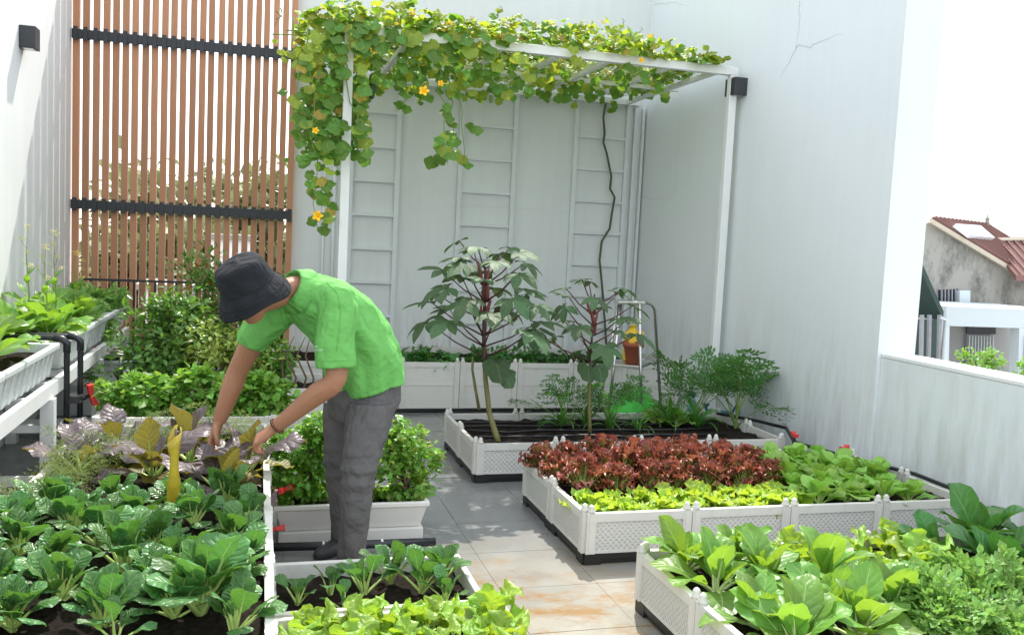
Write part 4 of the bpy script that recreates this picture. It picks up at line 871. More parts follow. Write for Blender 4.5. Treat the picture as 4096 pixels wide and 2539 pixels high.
# feathery plants
FD = [frond(700+k, .30, [L['dill'], M['stem_green']], 78-8*k, 20-6*k, 9, .34, 5, .022, .22, .25, True, jit=.5) for k in range(3)]
for k, (x, y, n, lb) in enumerate(((-.78, 4.22, 11, 'wispy yellow green herb by the white left rim'), (-.60, 4.66, 12, 'wispy herb between two purple mustards'), (-.45, 5.08, 11, 'wispy herb in front of the mint boxes'), (-.18, 5.12, 10, 'wispy herb beside his right forearm'), (-.86, 3.98, 8, 'wispy herb spilling over the left rim, nearest the camera'), (-.82, 4.85, 9, 'wispy herb below the black pipes'), (.0, 4.75, 7, 'wispy herb by the far right rim corner'))):
    rosette('wispy_herb', lb, 'herb', 'wispy herbs in the left bed', (x, y, .408), n, [FD], .88, 2400+k, 22, parts='frond')
FZ = [frond(720+k, .24, [L['frizzy'], M['stem_green']], 72-14*k, 0-10*k, 10, .42, 6, .034, .75, .15, True, jit=.6) for k in range(4)]
for k, (x, y, n, s_, lb) in enumerate(((2.52, 2.70, 22, 1.1, 'frizzy pale green mizuna nearest the bottom right corner'), (2.78, 2.84, 22, 1.1, 'frizzy mizuna at the right edge, bottom right bed'), (2.72, 2.55, 16, 1.0, 'frizzy mizuna cut by the bottom edge, bottom right bed'), (3.0, 2.98, 16, 1.0, 'frizzy mizuna below the collards, bottom right bed'))):
    rosette('mizuna', lb, 'mizuna', 'frizzy mizunas in the bottom right bed', (x, y, z), n, [FZ], s_, 2500+k, 18, parts='frond')
# carrots and other leafy clumps in the far bed
FC = [frond(740+k, .62, [L['fern'], M['stem_green']], 84-7*k, 50-18*k, 8, .30, 5, .042, .5, .48, False, jit=.3) for k in range(3)]
b1 = at(1752, 1005, z=.26); b2 = at(1672, 990, z=.26)
for k, (x, y, n, s_, lb) in enumerate(((b1.x, b1.y, 12, 1.06, 'tall carrot plant with fronds against the right wall'), (b2.x, b2.y+.1, 10, .98, 'carrot plant left of the tallest carrot fronds'), (2.62, 6.30, 7, .70, 'short carrot plant beside the second okra stem'), (2.28, 6.35, 7, .72, 'short carrot plant behind the second okra stem'), (3.05, 6.35, 5, .75, 'thin carrot plant in front of the ladder legs'))):
    rosette('carrot_plant', lb, 'carrot', 'carrot plants in the far bed', (x, y, .21), n, [FC], s_, 2600+k, 12, parts='frond')
GRS = [leaf(760+k, .26, .022, .02, 82-9*k, 5-25*k, LANCE, .3, nx=1, ny=7, pr=.0, mats=[L['grass'], M['stem_green']]) for k in range(4)]
for k, (ox, oy, n, s_, lb) in enumerate(((1335, 1008, 22, 1.0, 'low strappy clump leftmost in the far bed'), (1450, 1012, 24, .95, 'strappy clump beside the second okra stem'), (1520, 1014, 20, .80, 'strappy clump under the ladder, far bed'), (1590, 1005, 32, 1.25, 'dense strappy clump in the middle of the far bed'), (1660, 1008, 28, 1.15, 'strappy clump left of the carrot stems'), (1395, 1003, 22, 1.0, 'small strappy clump left of the second okra stem'))):
    p = at(ox, oy, z=.25); rosette('strappy_clump', lb, 'leek', 'strappy green clumps in the far bed', (p.x, p.y, .21), n, [GRS], s_, 2700+k, 10)
for k, (ox, oy, lb) in enumerate(((1560, 960, 'leafy green clump behind the strappy rows, far bed'), (1610, 965, 'leafy green clump right of the ladder leg, far bed'))):
    p = at(ox, oy+40, z=.25); rosette('leafy_clump', lb, 'mustard', None, (p.x, p.y, .21), 10, F_mid, 1.25, 2750+k)

# left shelf greens
z = .832
for k, (x, y, n, s_, lb) in enumerate(((-1.34, 4.98, 7, 1.0, 'mustard in the near shelf planter leaning to the left edge'), (-1.38, 5.38, 7, 1.0, 'mustard in the near shelf planter before the pipes'), (-1.45, 6.02, 10, 1.1, 'large mustard just beyond the pipes on the shelf'), (-1.28, 6.22, 10, 1.05, 'large mustard at the shelf rim beyond the pipes'), (-1.50, 6.42, 10, 1.15, 'large mustard against the left wall on the shelf'), (-1.30, 6.60, 9, 1.0, 'mustard in the middle of the far shelf row'), (-1.48, 6.95, 11, 1.1, 'mustard behind the large ones on the shelf'), (-1.27, 7.10, 10, 1.0, 'mustard at the rim near the screen, left shelf'), (-1.48, 7.45, 10, 1.0, 'mustard by the wall near the screen, left shelf'), (-1.52, 5.75, 8, 1.1, 'mustard behind the pipe bends, left shelf'))):
    rosette('shelf_mustard', lb, 'mustard', 'mustard greens on the left shelf', (x, y, z), n+5, F_sh, s_*1.30, 2800+k)
for k, (x, y, n, lb) in enumerate(((-1.28, 7.55, 16, 'frizzy green clump near the far end of the left shelf'), (-1.45, 7.95, 16, 'frizzy green clump by the wall at the shelf end'), (-1.27, 8.05, 16, 'frizzy green clump at the rim, far shelf end'), (-1.35, 8.32, 14, 'frizzy green clump last on the left shelf'))):
    rosette('shelf_mizuna', lb, 'mizuna', 'frizzy clumps on the left shelf', (x, y, z), n, [FZ], 1.15, 2900+k, 18, parts='frond')
FLW = MB()
rr = random.Random(3)
for i in range(26):
    q, e, r_ = rr.uniform(0, 6.28), rr.uniform(-.3, 1.4), rr.uniform(.012, .045); c = Vector((r_*math.cos(q)*math.cos(e), r_*math.sin(q)*math.cos(e), r_*1.2*math.sin(e)))
    for h in range(4):
        a = h*math.pi/2+q; d = Vector((math.cos(a), math.sin(a), .3))*.011; s_ = Vector((-math.sin(a), math.cos(a), 0))*.005; FLW.add([c, c+d*.6+s_, c+d, c+d*.6-s_], [(0, 1, 2, 3)])
FLW = FLW.mesh('flower_head', M['mustard_flower'])
SL = [leaf(780+k, .09, .045, .02, 60-10*k, 20, LANCE, .2, ruf=.1, nx=1, ny=5, pr=.003, mats=[L['shelf'], M['petiole']]) for k in range(2)]
for k, (ox, oy, Y, lb) in enumerate(((65, 548, 6.35, 'tall flowering mustard stalk at the far left'), (130, 562, 6.45, 'second flowering mustard stalk from the left'), (182, 610, 7.1, 'small flowering mustard stalk before the slats'), (108, 596, 6.3, 'short flowering mustard stalk between two tall ones'))):
    p = at(ox, oy, Y=Y); t = thing('flowering_mustard', lb, 'mustard', (p.x, Y, z), 0, 'flowering mustard stalks on the left shelf'); h = p.z-z; rr = random.Random(k)
    MB().tube([(0, 0, 0), (.012, 0, h*.4), (-.006, .004, h*.75), (0, 0, h)], [.006, .005, .0035, .002], 6).build('stem', M['stem_green'], t, True)
    ob('flower_head', FLW, t, (0, 0, h), (0, 0, k), .85)
    for q in range(3): a = rr.uniform(0, 6.28); e = Vector((.045*math.cos(a), .045*math.sin(a), h*(.62+.12*q)+.03)); MB().tube([(0, 0, h*(.58+.12*q)), e], .002, 4).build('side_stem', M['stem_green'], t); ob('flower_head', FLW, t, e, (0, .3, q), .5)
    for q in range(7): ob('leaf', SL[q % 2], t, (0, 0, h*(.12+.09*q)), (0, 0, q*2.4), 1.5-.13*q)

# shrubs and bushy herbs
def shr(name, lb, cat, ox, oy, Y, zb, boxes, n, size, mat, seed, stems, group=None, **kw):
    p = at(ox, oy, Y=Y); return shrub(name, lb, cat, (p.x, Y, zb), boxes, n, size, mat, seed, stems, group, **kw)
shr('citrus_shrub', 'dark glossy shrub in the middle of the left background', 'shrub', 392, 830, 6.80, .41, [((.03, 0, .30), (.27, .24, .24)), ((.08, 0, .46), (.20, .2, .20))], 3000, .058, L['shrub'], 11, 7, clumps=64, lw=.45)
shr('citrus_shrub', 'taller dark shrub with orange shoots against the slats', 'shrub', 490, 740, 8.2, .43, [((0, 0, .50), (.30, .22, .42)), ((.18, 0, .30), (.24, .2, .3)), ((-.15, 0, .30), (.2, .2, .25))], 3900, .062, L['shrub'], 12, 7, clumps=60, lw=.42, alt_mat=L['orange'], alt_p=.035)
shr('variegated_shrub', 'yellow variegated shrub behind his right upper arm', 'shrub', 540, 840, 6.66, .41, [((0, 0, .36), (.29, .22, .21)), ((.02, 0, .16), (.22, .2, .2))], 2900, .052, L['varieg'], 13, 5, clumps=44, lw=.45)
shr('lime_shrub', 'bright green bushy shrub showing between arm and shirt', 'shrub', 630, 850, 6.9, .41, [((0, 0, .28), (.15, .16, .24))], 1700, .05, L['mint'], 14, 4, clumps=22)
shr('citrus_shrub', 'low dark sprig reaching left of the shrubs', 'shrub', 290, 895, 6.7, .43, [((-.05, 0, .10), (.16, .1, .08))], 160, .05, L['shrub'], 15, 3, clumps=9, lw=.4)
GM = 'mint bushes in the white bed'
for k, (ox, lb, rx, n) in enumerate(((322, 'dark based mint bush at the left end of its bed', .19, 1500), (475, 'pale mint bush left of his forearm', .23, 1700), (608, 'mint bush right of his forearm', .19, 1500))):
    shr('mint_bush', lb, 'herb', ox, 950, 5.86, .42, [((0, 0, .13), (rx, .17, .13))], n, .052, L['mint'], 20+k, 4, GM, clumps=38, lw=.7, clump_r=.22, upbias=.9)
GWB = 'leafy herbs in the ivory window box'
shr('window_box_herb', 'dense glossy herb left of the trouser leg', 'herb', 720, 1150, 4.77, .17, [((0, 0, .20), (.22, .14, .20)), ((.02, 0, .32), (.17, .11, .15)), ((-.05, 0, .14), (.2, .13, .12))], 3600, .036, L['bush'], 31, 8, GWB, clumps=50, lw=.6, clump_r=.24)
shr('window_box_herb', 'herb right of the trouser leg with sunlit tips coloured as paler leaves', 'herb', 965, 1150, 4.77, .17, [((0, 0, .16), (.19, .13, .17)), ((.02, 0, .30), (.13, .09, .13)), ((-.10, 0, .14), (.12, .1, .12))], 2700, .036, L['bush'], 32, 8, GWB, clumps=44, lw=.6, clump_r=.24, alt_mat=L['varieg'], alt_p=.18)  # second leaf colour paints sunlit tips into the foliage
for k, (x, lb, s_) in enumerate(((1.02, 'low vine with big leaves at the left of the back bed', 1.05), (1.45, 'leafy clump in the back bed behind the first okra', 1.1), (1.75, 'leafy clump in the back bed right of the first okra', .95), (.78, 'leafy plant in the back bed beside the green shirt', 1.25))):
    rosette('sweet_potato', lb, 'sweet potato', 'leafy clumps in the back bed', (x, 8.28, .40), 13, F_col[:3], s_*.62, 3000+k, 14)
gc = ob('ground_cover', foliage(41, [((x, 8.30, .45), (.32, .22, .07)) for x in (1.1, 1.6, 2.1, 2.6, 3.1)], 2600, .055, [L['collard']], clumps=60, clump_r=.5, upbias=1.2)); gc['kind'] = 'stuff'
t = thing('bare_stems', 'thin bare woody stems in the bed behind the green shirt', 'plant', (.28, 6.66, .41)); rr = random.Random(9)
for k in range(6):
    x = -.10+.07*k; MB().tube([(x, 0, 0), (x+rr.uniform(-.03, .03), .02, .12), (x+rr.uniform(-.06, .06), .03, .28), (x+rr.uniform(-.1, .1), .05, .42)], [.009, .008, .006, .003], 6).build('stem', M['bark'], t, True)

# okra plants
OK = [palmate(800+k, .155, [L['okra']], 5, .25, -.12-.13*k, 190+12*k) for k in range(4)]; OKB = [lobed(810, .13, [L['okra']], 3, .25, .3, .08)]
POD = MB().lathe([(.002, 0), (.012, .02), (.013, .06), (.008, .12), (.001, .15)], n=8).mesh('pod', M['pod'], True)
def place(o, P, nrm, tip):
    """blade normal nrm, tip direction tip"""
    n = Vector(nrm).normalized(); y = Vector(tip); y = (y-n*y.dot(n)).normalized(); x = y.cross(n); mm = Matrix((x, y, n)).transposed().to_4x4(); s = o.scale[0]; mm.translation = Vector(P); o.matrix_basis = mm @ Matrix.Scale(s, 4)
def okra(label, stem, rads, tops, seed, podz, npod, low):
    rr = random.Random(seed); b = Vector(stem[0]); t = thing('okra_plant', label, 'okra', b, 0, 'okra plants in the far bed'); S = [Vector(p)-b for p in stem]
    pts = []
    for a, c in zip(S, S[1:]): pts += [a.lerp(c, i/4) for i in range(4)]
    pts.append(S[-1]); n = len(pts); half = int(n*.55)
    MB().tube(pts[:half+1], [rads[0]*(1-.45*i/n) for i in range(half+1)], 9).build('stem', M['stem_okra'], t, True); MB().tube(pts[half:], [rads[0]*(1-.45*half/n)*(1-.55*i/(n-half)) for i in range(n-half)], 8).build('stem_top', M['stem_red'], t, True)
    at_z = lambda z: min(pts, key=lambda p: abs(p.z-z))
    for k, (z0, z1, rad, a, sc) in enumerate(tops):
        p = at_z(z0-b.z).copy(); e = Vector((p.x+rad*math.cos(a), p.y+rad*math.sin(a), z1-b.z)); md = p.lerp(e, .5)+Vector((0, 0, -.02))
        MB().tube([p, md, e], [.0065, .005, .0038], 5).build('leaf_stalk', M['stem_red'], t, True)
        o = ob('leaf', rr.choice(OK), t, (0, 0, 0), (0, 0, 0), sc); out = Vector((math.cos(a), math.sin(a), 0)); place(o, e, Vector((0, 0, 1))+out*rr.uniform(-.1, .45)+Vector((rr.uniform(-.25, .25), rr.uniform(-.45, .1), 0)), out+Vector((rr.uniform(-.3, .3), rr.uniform(-.3, .3), -.15)))
    for (dx, dz, sc, tilt) in low:
        p = at_z(dz); o = ob('leaf', OKB[0], t, (0, 0, 0), (0, 0, 0), sc); e = p+Vector((dx, -.06, -.03)); MB().tube([p, e], .004, 5).build('leaf_stalk', M['stem_red'], t); place(o, e, Vector((.15, -1, .55)), Vector((dx*2, -.1, -1)))
    for k in range(npod):
        a = k*2.4; p = at_z(podz[0]-b.z+(podz[1]-podz[0])*k/npod); o = ob('pod', POD, t, p+Vector((.022*math.cos(a), .022*math.sin(a), 0)), (rr.uniform(-.35, .35), rr.uniform(-.35, .35), a), rr.uniform(.7, 1.15))
    return t
Y = 5.85; st = [at(1187, 1052, Y=Y-.1), at(1166, 985, Y=Y), at(1156, 900, Y=Y), at(1152, 800, Y=Y), at(1156, 640, Y=Y)]
rr = random.Random(21); tops = []
for k in range(36):
    f = k/35; tops.append((.78+.62*f, .98+.58*f+.05*rr.random(), (.43-.24*f)*rr.uniform(.8, 1.1), k*2.4+.4, 1.28-.34*f))
okra('taller okra plant with many grey green leaves in the far bed', st, (.021,), tops, 22, (1.05, 1.30), 11, ((.07, .58, 1.0, 0), (.13, .50, .75, 0)))
sd = thing('okra_side_stem', 'thin dry stem just left of the taller okra stem', 'stem'); MB().tube([at(1141, 975, Y=5.95), at(1133, 930, Y=5.95), at(1125, 880, Y=5.93), at(1126, 850, Y=5.92)], [.012, .011, .009, .008], 7).build('stem', M['stem_okra'], sd, True)
Y = 5.98; st = [at(1405, 1030, Y=Y), at(1403, 960, Y=Y), at(1406, 880, Y=Y), at(1410, 800, Y=Y), at(1416, 700, Y=Y)]
tops = []
for k in range(20):
    f = k/19; tops.append((.70+.50*f, .90+.46*f, (.42-.24*f)*rr.uniform(.8, 1.15), k*2.4+2.2, 1.12-.28*f))
okra('shorter okra plant in front of the step ladder', st, (.014,), tops, 23, (.95, 1.16), 7, ((-.04, .50, .8, 0), (.04, .50, .8, 0)))

# ================================================================== SQUASH VINE ON THE PERGOLA
vine = thing('squash_vine', 'climbing squash vine covering the pergola roof and hanging from its left end', 'vine', (0, 0, 0))
SQ = [lobed(900+k, .085, [L['squash']], 5, .22, .35, .12, 2, 20) for k in range(4)]; SQY = [lobed(910+k, .085, [L['squash_y']], 5, .22, .35, .14, 2, 20) for k in range(3)]; SQO = [lobed(920, .075, [L['squash_o']], 5, .3, .5, .2, 2, 20)]
rr = random.Random(77); leaves = []           # (point, normal, tip, size, kind)
def unit(): return Vector((rr.gauss(0, 1), rr.gauss(0, 1), rr.gauss(0, 1))).normalized()
def topz(x):   # how high the growth piles up along the frame
    return (.185+.035*math.sin(3.1*x)+.02*math.sin(7.3*x))*min(1, max(.10, (x-.22)/.40))*min(1, max(.3, (3.95-x)/.6))
for i in range(2700):
    x = rr.uniform(.24, 3.84); y = 7.12+rr.random()**1.3*2.05
    h = topz(x)*rr.random()**.8*(1.0 if y < 8.2 else .8)
    p = Vector((x, y, ZP+.06+(h if i % 3 else h*.15))); k = rr.random(); sunny = h/topz(x)
    kind = 0 if k < .40-.10*sunny else 1 if k < .92 else 2
    leaves.append((p, Vector((0, -.35, 1))+unit()*.75, Vector((rr.uniform(-1, 1), rr.uniform(-1, .5), -.4)), rr.uniform(.45, .85)*(1.0 if kind < 2 else .9), kind))
for i in range(46):   # along the front edge, tipping over it
    x = rr.uniform(.3, 2.0)*(1 if i < 34 else 1.7); leaves.append((Vector((x, 7.15+rr.uniform(-.08, .04), ZP+rr.uniform(-.14, .10))), Vector((rr.uniform(-.4, .4), -1, .5))+unit()*.3, Vector((rr.uniform(-.5, .5), -.2, -1)), rr.uniform(.7, 1.1), 0 if rr.random() < .6 else 1))
prof_c = [(48, 812, 905), (60, 790, 905), (95, 748, 880), (130, 714, 862), (200, 706, 872), (300, 708, 878), (370, 720, 880), (420, 718, 812), (470, 730, 798), (520, 738, 790), (552, 738, 782)]
def span(oy):
    for (a, x0, x1), (b, u0, u1) in zip(prof_c, prof_c[1:]):
        if oy <= b: f = (oy-a)/(b-a); return x0+(u0-x0)*f, x1+(u1-x1)*f
for i in range(430):
    oy = 50+320*rr.random() if i < 385 else 350+200*rr.random()**1.3
    a, b = span(min(551, oy)); ox = rr.uniform(a, b); Y = rr.uniform(6.98, 7.55) if ox < 815 or oy > 130 else rr.uniform(7.0, 7.2); kk = rr.random()
    if 822 < ox < 846 and Y < 7.27: Y = 7.36
    leaves.append((at(ox, oy, Y=Y), Vector((rr.uniform(-.6, .5), -1, rr.uniform(.1, 1.1))), Vector((rr.uniform(-.6, .6), -.1, -1)), rr.uniform(.5, .95)*(1 if oy < 380 else .9), (0 if kk < .80 else 1 if kk < .96 else 2) if oy > 150 else (0 if kk < .4 else 1)))
mids = [(rr.uniform(940, 1280), rr.uniform(120, 225)) for i in range(95)]+[(rr.uniform(870, 1000), rr.uniform(120, 215)) for i in range(22)]+[(1062, 250), (1060, 262), (1075, 282), (1070, 315), (1085, 330), (1050, 345), (1070, 360), (1070, 272), (1078, 290), (1060, 322), (1048, 330), (1072, 338), (1125, 298), (1138, 305), (1062, 352), (1045, 372), (1100, 368), (1110, 382), (1030, 380), (955, 245), (970, 255), (1000, 240)]
mids += [(rr.uniform(1280, 1720), 0) for i in range(54)]
for ox, oy in mids:
    Y = rr.uniform(7.15, 7.7)
    if oy == 0: Y = rr.uniform(8.3, 9.1); oy = 205+rr.uniform(-14, 30)
    leaves.append((at(ox, oy, Y=Y), Vector((rr.uniform(-.5, .5), -1, rr.uniform(.0, .9))), Vector((rr.uniform(-.6, .6), -.1, -1)), rr.uniform(.5, .92)*(1.25 if 1020 < ox < 1145 and oy > 240 else 1), 0 if rr.random() < .8 else 1))
for ox, oy, s_ in ((655, 95, .4), (668, 120, .5), (690, 125, .55), (680, 140, .45), (672, 215, .6), (680, 378, .35), (1190, 22, .45), (1175, 35, .6), (1480, 60, .4), (1465, 82, .6), (1525, 85, .35), (1520, 105, .5), (1372, 60, .7), (1300, 55, .8), (1680, 110, .6), (1690, 125, .5)):
    leaves.append((at(ox, oy, Y=7.2), Vector((rr.uniform(-.5, .5), -1, .6)), Vector((rr.uniform(-.5, .5), 0, -1)), s_, 0 if rr.random() < .5 else 1))
for i in range(115):   # leaves poking down through the wire
    leaves.append((Vector((rr.uniform(.75, 3.75), rr.uniform(7.4, 9.2), ZP-.01-.13*rr.random()**2)), Vector((0, -.7, -.6))+unit()*.6, Vector((rr.uniform(-1, 1), rr.uniform(-.5, .5), -.6)), rr.uniform(.5, .9), 0 if rr.random() < .7 else 1))
leaves.sort(key=lambda q: q[0].y)             # the nearest ones are parts of their own, the rest one mass
KM = (SQ, SQY, SQO)
def frame_of(P, nrm, tip, s):
    n = Vector(nrm).normalized(); y = Vector(tip); y = (y-n*y.dot(n)).normalized(); x = y.cross(n); mm = Matrix((x, y, n)).transposed().to_4x4(); mm.translation = P; return mm @ Matrix.Scale(s, 4)
for k, (P, nrm, tip, s, kd) in enumerate(leaves[:300]):
    o = ob('leaf', rr.choice(KM[kd]), vine); o.matrix_basis = frame_of(P, nrm, tip, s)
mb = MB()
for P, nrm, tip, s, kd in leaves[300:]:
    me = rr.choice(KM[kd]); F = frame_of(P, nrm, tip, s); uvd = me.uv_layers[0].data; luv = {}
    for lp in me.loops: luv[lp.vertex_index] = tuple(uvd[lp.index].uv)
    mb.add([F @ v.co for v in me.vertices], [tuple(p.vertices) for p in me.polygons], [luv[i] for i in range(len(me.vertices))], kd)
o = mb.build('leaf_mass', [L['squash'], L['squash_y'], L['squash_o']], vine, True); o['kind'] = 'stuff'
mb = MB()
def wander(a, b, n, amp, sag=0):
    pts = []
    for i in range(n+1):
        f = i/n; pts.append(Vector(a).lerp(Vector(b), f)+Vector((rr.uniform(-amp, amp), rr.uniform(-amp, amp)*.6, rr.uniform(-amp, amp)-sag*math.sin(math.pi*f)))*(0 if i in (0, n) else 1))
    return pts
for k, (a, b) in enumerate((((.3, 7.1, 3.2), at(757, 550, Y=7.1)), ((.2, 7.15, 3.2), at(720, 380, Y=7.1)), ((.5, 7.2, 3.2), at(865, 380, Y=7.15)), (at(1045, 160, Y=7.3), at(1065, 390, Y=7.3)), (at(1085, 170, Y=7.35), at(1105, 380, Y=7.35)), (at(1010, 150, Y=7.25), at(960, 250, Y=7.25)), (at(1062, 170, Y=7.4), at(1078, 345, Y=7.4)), ((.1, 7.1, 3.25), at(655, 60, Y=7.15)), ((1.8, 7.2, 3.4), at(1190, 18, Y=7.2)), ((2.9, 7.3, 3.35), at(1482, 45, Y=7.2)), ((3.05, 7.3, 3.3), at(1526, 65, Y=7.2)))):
    MB().tube(wander(a, b, 9, .035), [.006-.0035*i/9 for i in range(10)], 5).build('shoot', M['stem_green'], vine, True)
for k in range(8): MB().tube(wander((rr.uniform(0, 1), rr.uniform(7.2, 8.8), ZP+.07), (rr.uniform(2.4, 3.6), rr.uniform(7.2, 8.8), ZP+.08), 12, .08), .006, 5).build('shoot', M['stem_green'], vine, True)
sp = [(1443, 245), (1437, 280), (1440, 318), (1437, 340), (1445, 365), (1456, 420), (1453, 450), (1464, 470), (1457, 510), (1452, 545), (1433, 575), (1428, 620), (1434, 680), (1440, 760), (1444, 820)]
MB().tube([at(a, b, Y=9.22) for a, b in sp], [.013, .012, .013, .012, .012, .012, .013, .012, .012, .012, .012, .012, .012, .012, .012], 7).build('bare_stem', M['stem_vine'] if 'stem_vine' in M else plain('vine_bark', (.075, .095, .045), .7, 0, .3, 20), vine, True)
PET = MB()
for k in range(5):
    a = k*2*math.pi/5; d = Vector((math.cos(a), math.sin(a), 0)); s_ = Vector((-d.y, d.x, 0)); PET.add([Vector((0, 0, -.012)), d*.020+s_*.017+Vector((0, 0, .016)), d*.042+s_*.015+Vector((0, 0, .010)), d*.054+Vector((0, 0, .016)), d*.042-s_*.015+Vector((0, 0, .024)), d*.020-s_*.017+Vector((0, 0, .016)), d*.03+Vector((0, 0, .012))], [(0, 1, 6, 5), (1, 2, 6), (2, 3, 6), (3, 4, 6), (4, 5, 6)])
PET.tube([(0, 0, 0), (0, 0, .022)], [.006, .004], 6); PET = PET.mesh('flower', M['petal'])
for ox, oy, Y in ((1010, 218, 7.1), (1050, 200, 7.14), (757, 515, 6.98), (866, 98, 7.12), (888, 122, 7.1), (752, 312, 6.95), (1527, 145, 7.12)):
    o = ob('flower', PET, vine, scale=.85 if oy in (218, 515) else .55); place(o, at(ox, oy, Y=Y), Vector((rr.uniform(-.3, .3), -1, .3)), Vector((0, 0, 1)))
MB().lathe([(.003, .0), (.022, .02), (.028, .07), (.030, .13), (.022, .19), (.006, .21)], at(885, 238, Y=7.3), 12).build('gourd', plain('gourd_skin', (.025, .07, .018), .4, 0, .25, 30), vine, True)
MB().lathe([(.003, .0), (.018, .02), (.014, .06), (.004, .08)], at(1169, 247, Y=7.5), 10).build('gourd', M['stem_green'], vine, True)

# ================================================================== THE MAN
LAT = Vector((.6, -.8, 0)); FACE = Vector((-.8, -.6, 0)); UP = Vector((0, 0, 1))
def ell(c, X, Yv, a, b, n=20, p=2.0, wob=None):
    out = []
    for k in range(n):
        q = 2*math.pi*k/n; cx, sy = math.cos(q), math.sin(q); e = 2/p
        f = 1+(wob(q) if wob else 0)
        out.append(Vector(c)+X*(a*f*math.copysign(abs(cx)**e, cx))+Yv*(b*f*math.copysign(abs(sy)**e, sy)))
    return out
def spine_loft(mb, cs, rad, lat, n=22, wob=None, p=2.1):
    rg = []
    for i, c in enumerate(cs):
        t = (cs[min(i+1, len(cs)-1)]-cs[max(i-1, 0)]).normalized(); X = (lat-t*lat.dot(t)).normalized(); Yv = t.cross(X)
        rg.append(ell(c, X, Yv, rad[i][0], rad[i][1], n, p, (lambda q, i=i: wob(q, i)) if wob else None))
    mb.rings(rg)
def limb(mb, pts, rad, n=12, sub=4):
    P = [Vector(p) for p in pts]; Q, Rr = [], []
    for i in range(len(P)-1):
        p0, p1, p2, p3 = P[max(i-1, 0)], P[i], P[i+1], P[min(i+2, len(P)-1)]
        for s in range(sub):
            f = s/sub; f2, f3 = f*f, f*f*f
            Q.append(.5*((2*p1)+(p2-p0)*f+(2*p0-5*p1+4*p2-p3)*f2+(3*p1-p0-3*p2+p3)*f3)); Rr.append(rad[i]+(rad[i+1]-rad[i])*f)
    Q.append(P[-1]); Rr.append(rad[-1]); mb.tube(Q, Rr, n)
def hand(mb, W, d, n, s=1.0, curl=(35, 45, 35), thumb=1):
    """palm, four unequal bent fingers and a thumb leaving the side of the palm; d: wrist to knuckles, n: the way the palm faces"""
    d = Vector(d).normalized(); n = Vector(n); n = (n-d*n.dot(d)).normalized(); sd = d.cross(n)
    rg = [ell(W+d*s*q+n*s*h, sd, n, a*s, b*s, 12, 2.3) for q, a, b, h in ((-.015, .027, .021, 0), (.015, .031, .020, 0), (.045, .041, .018, .002), (.075, .043, .015, .002), (.092, .040, .012, .002))]
    mb.rings(rg)
    for k, (off, ln) in enumerate(((-.031, .068), (-.0105, .078), (.0105, .073), (.030, .056))):
        p = W+d*s*.080+sd*s*off; pts = [p, W+d*s*.094+sd*s*off*1.05]; q = pts[-1]; a = 0
        for j, f in enumerate((.45, .31, .24)):
            a += R(curl[j]+4*k); q = q+(d*math.cos(a)+n*math.sin(a)+sd*off*.8*(1-j*.6))*ln*f*s*1.05; pts.append(q)
        limb(mb, pts, [.0105*s, .0105*s, .0095*s, .0088*s, .0072*s], 8, 3)
    b0 = W+d*s*.022-sd*thumb*s*.026+n*s*.004; b1 = W+d*s*.05-sd*thumb*s*.052+n*s*.016; b2 = W+d*s*.078-sd*thumb*s*.056+n*s*.034; b3 = W+d*s*.098-sd*thumb*s*.048+n*s*.046
    limb(mb, [b0, b1, b2, b3], [.016*s, .0125*s, .0110*s, .0085*s], 8, 3)
A = lambda ox, oy, Y: at(ox, oy, Y=Y)
SP = [A(880, 918, 4.30), A(868, 872, 4.29), A(848, 820, 4.26), A(812, 766, 4.22), A(768, 726, 4.17), A(730, 702, 4.13), A(702, 688, 4.10)]
SR = [(.190, .165), (.195, .172), (.19, .165), (.195, .155), (.195, .14), (.165, .112), (.088, .075)]
S_n, S_f = SP[4]*.45+SP[5]*.55+LAT*.155, SP[4]*.45+SP[5]*.55-LAT*.155
E_n, W_n = A(800, 902, 3.97), A(655, 1018, 4.08); S_f = A(628, 765, 4.28); E_f, W_f = A(568, 880, 4.36), A(522, 1003, 4.38)
AX = (UP*math.cos(R(33))+FACE*math.sin(R(33))).normalized(); FW = (FACE*math.cos(R(33))-UP*math.sin(R(33))).normalized()
B0 = A(602, 700, 4.0); HC = B0+AX*.015
hipn, hipf = A(888, 945, 4.20), A(828, 945, 4.42)
kn_n, an_n = A(856, 1115, 4.12), Vector((A(838, 1300, 4.17).x, 4.19, .085)); kn_f, an_f = A(812, 1100, 4.42), Vector((A(822, 1260, 4.45).x, 4.46, .085))
body = MB()
spine_loft(body, [SP[0]-UP*.06]+SP, [(.10, .08)]+[(a*(.60 if i < 2 else .80), b*(.58 if i < 2 else .76)) for i, (a, b) in enumerate(SR[:-1])]+[(.062, .06)], LAT)
limb(body, [SP[5], SP[6], HC-AX*.07-FW*.035, HC-AX*.02-FW*.02], [.07, .058, .054, .055], 14)
body.rings([ell(HC+AX*z+FW*f, LAT, FW, a, b, 20, 2.15) for z, f, a, b in ((-.125, .052, .018, .016), (-.118, .046, .036, .036), (-.095, .030, .052, .058), (-.055, .012, .066, .082), (0, .0, .075, .095), (.05, -.006, .074, .093), (.09, -.008, .055, .07), (.115, -.008, .02, .025))])
limb(body, [HC+AX*.0+FW*.088, HC-AX*.025+FW*.107, HC-AX*.042+FW*.104, HC-AX*.046+FW*.085], [.008, .012, .014, .009], 8, 3)        # nose
limb(body, [HC-AX*.078+FW*.068-LAT*.022, HC-AX*.080+FW*.086, HC-AX*.078+FW*.068+LAT*.022], [.006, .008, .006], 8, 3)             # lips
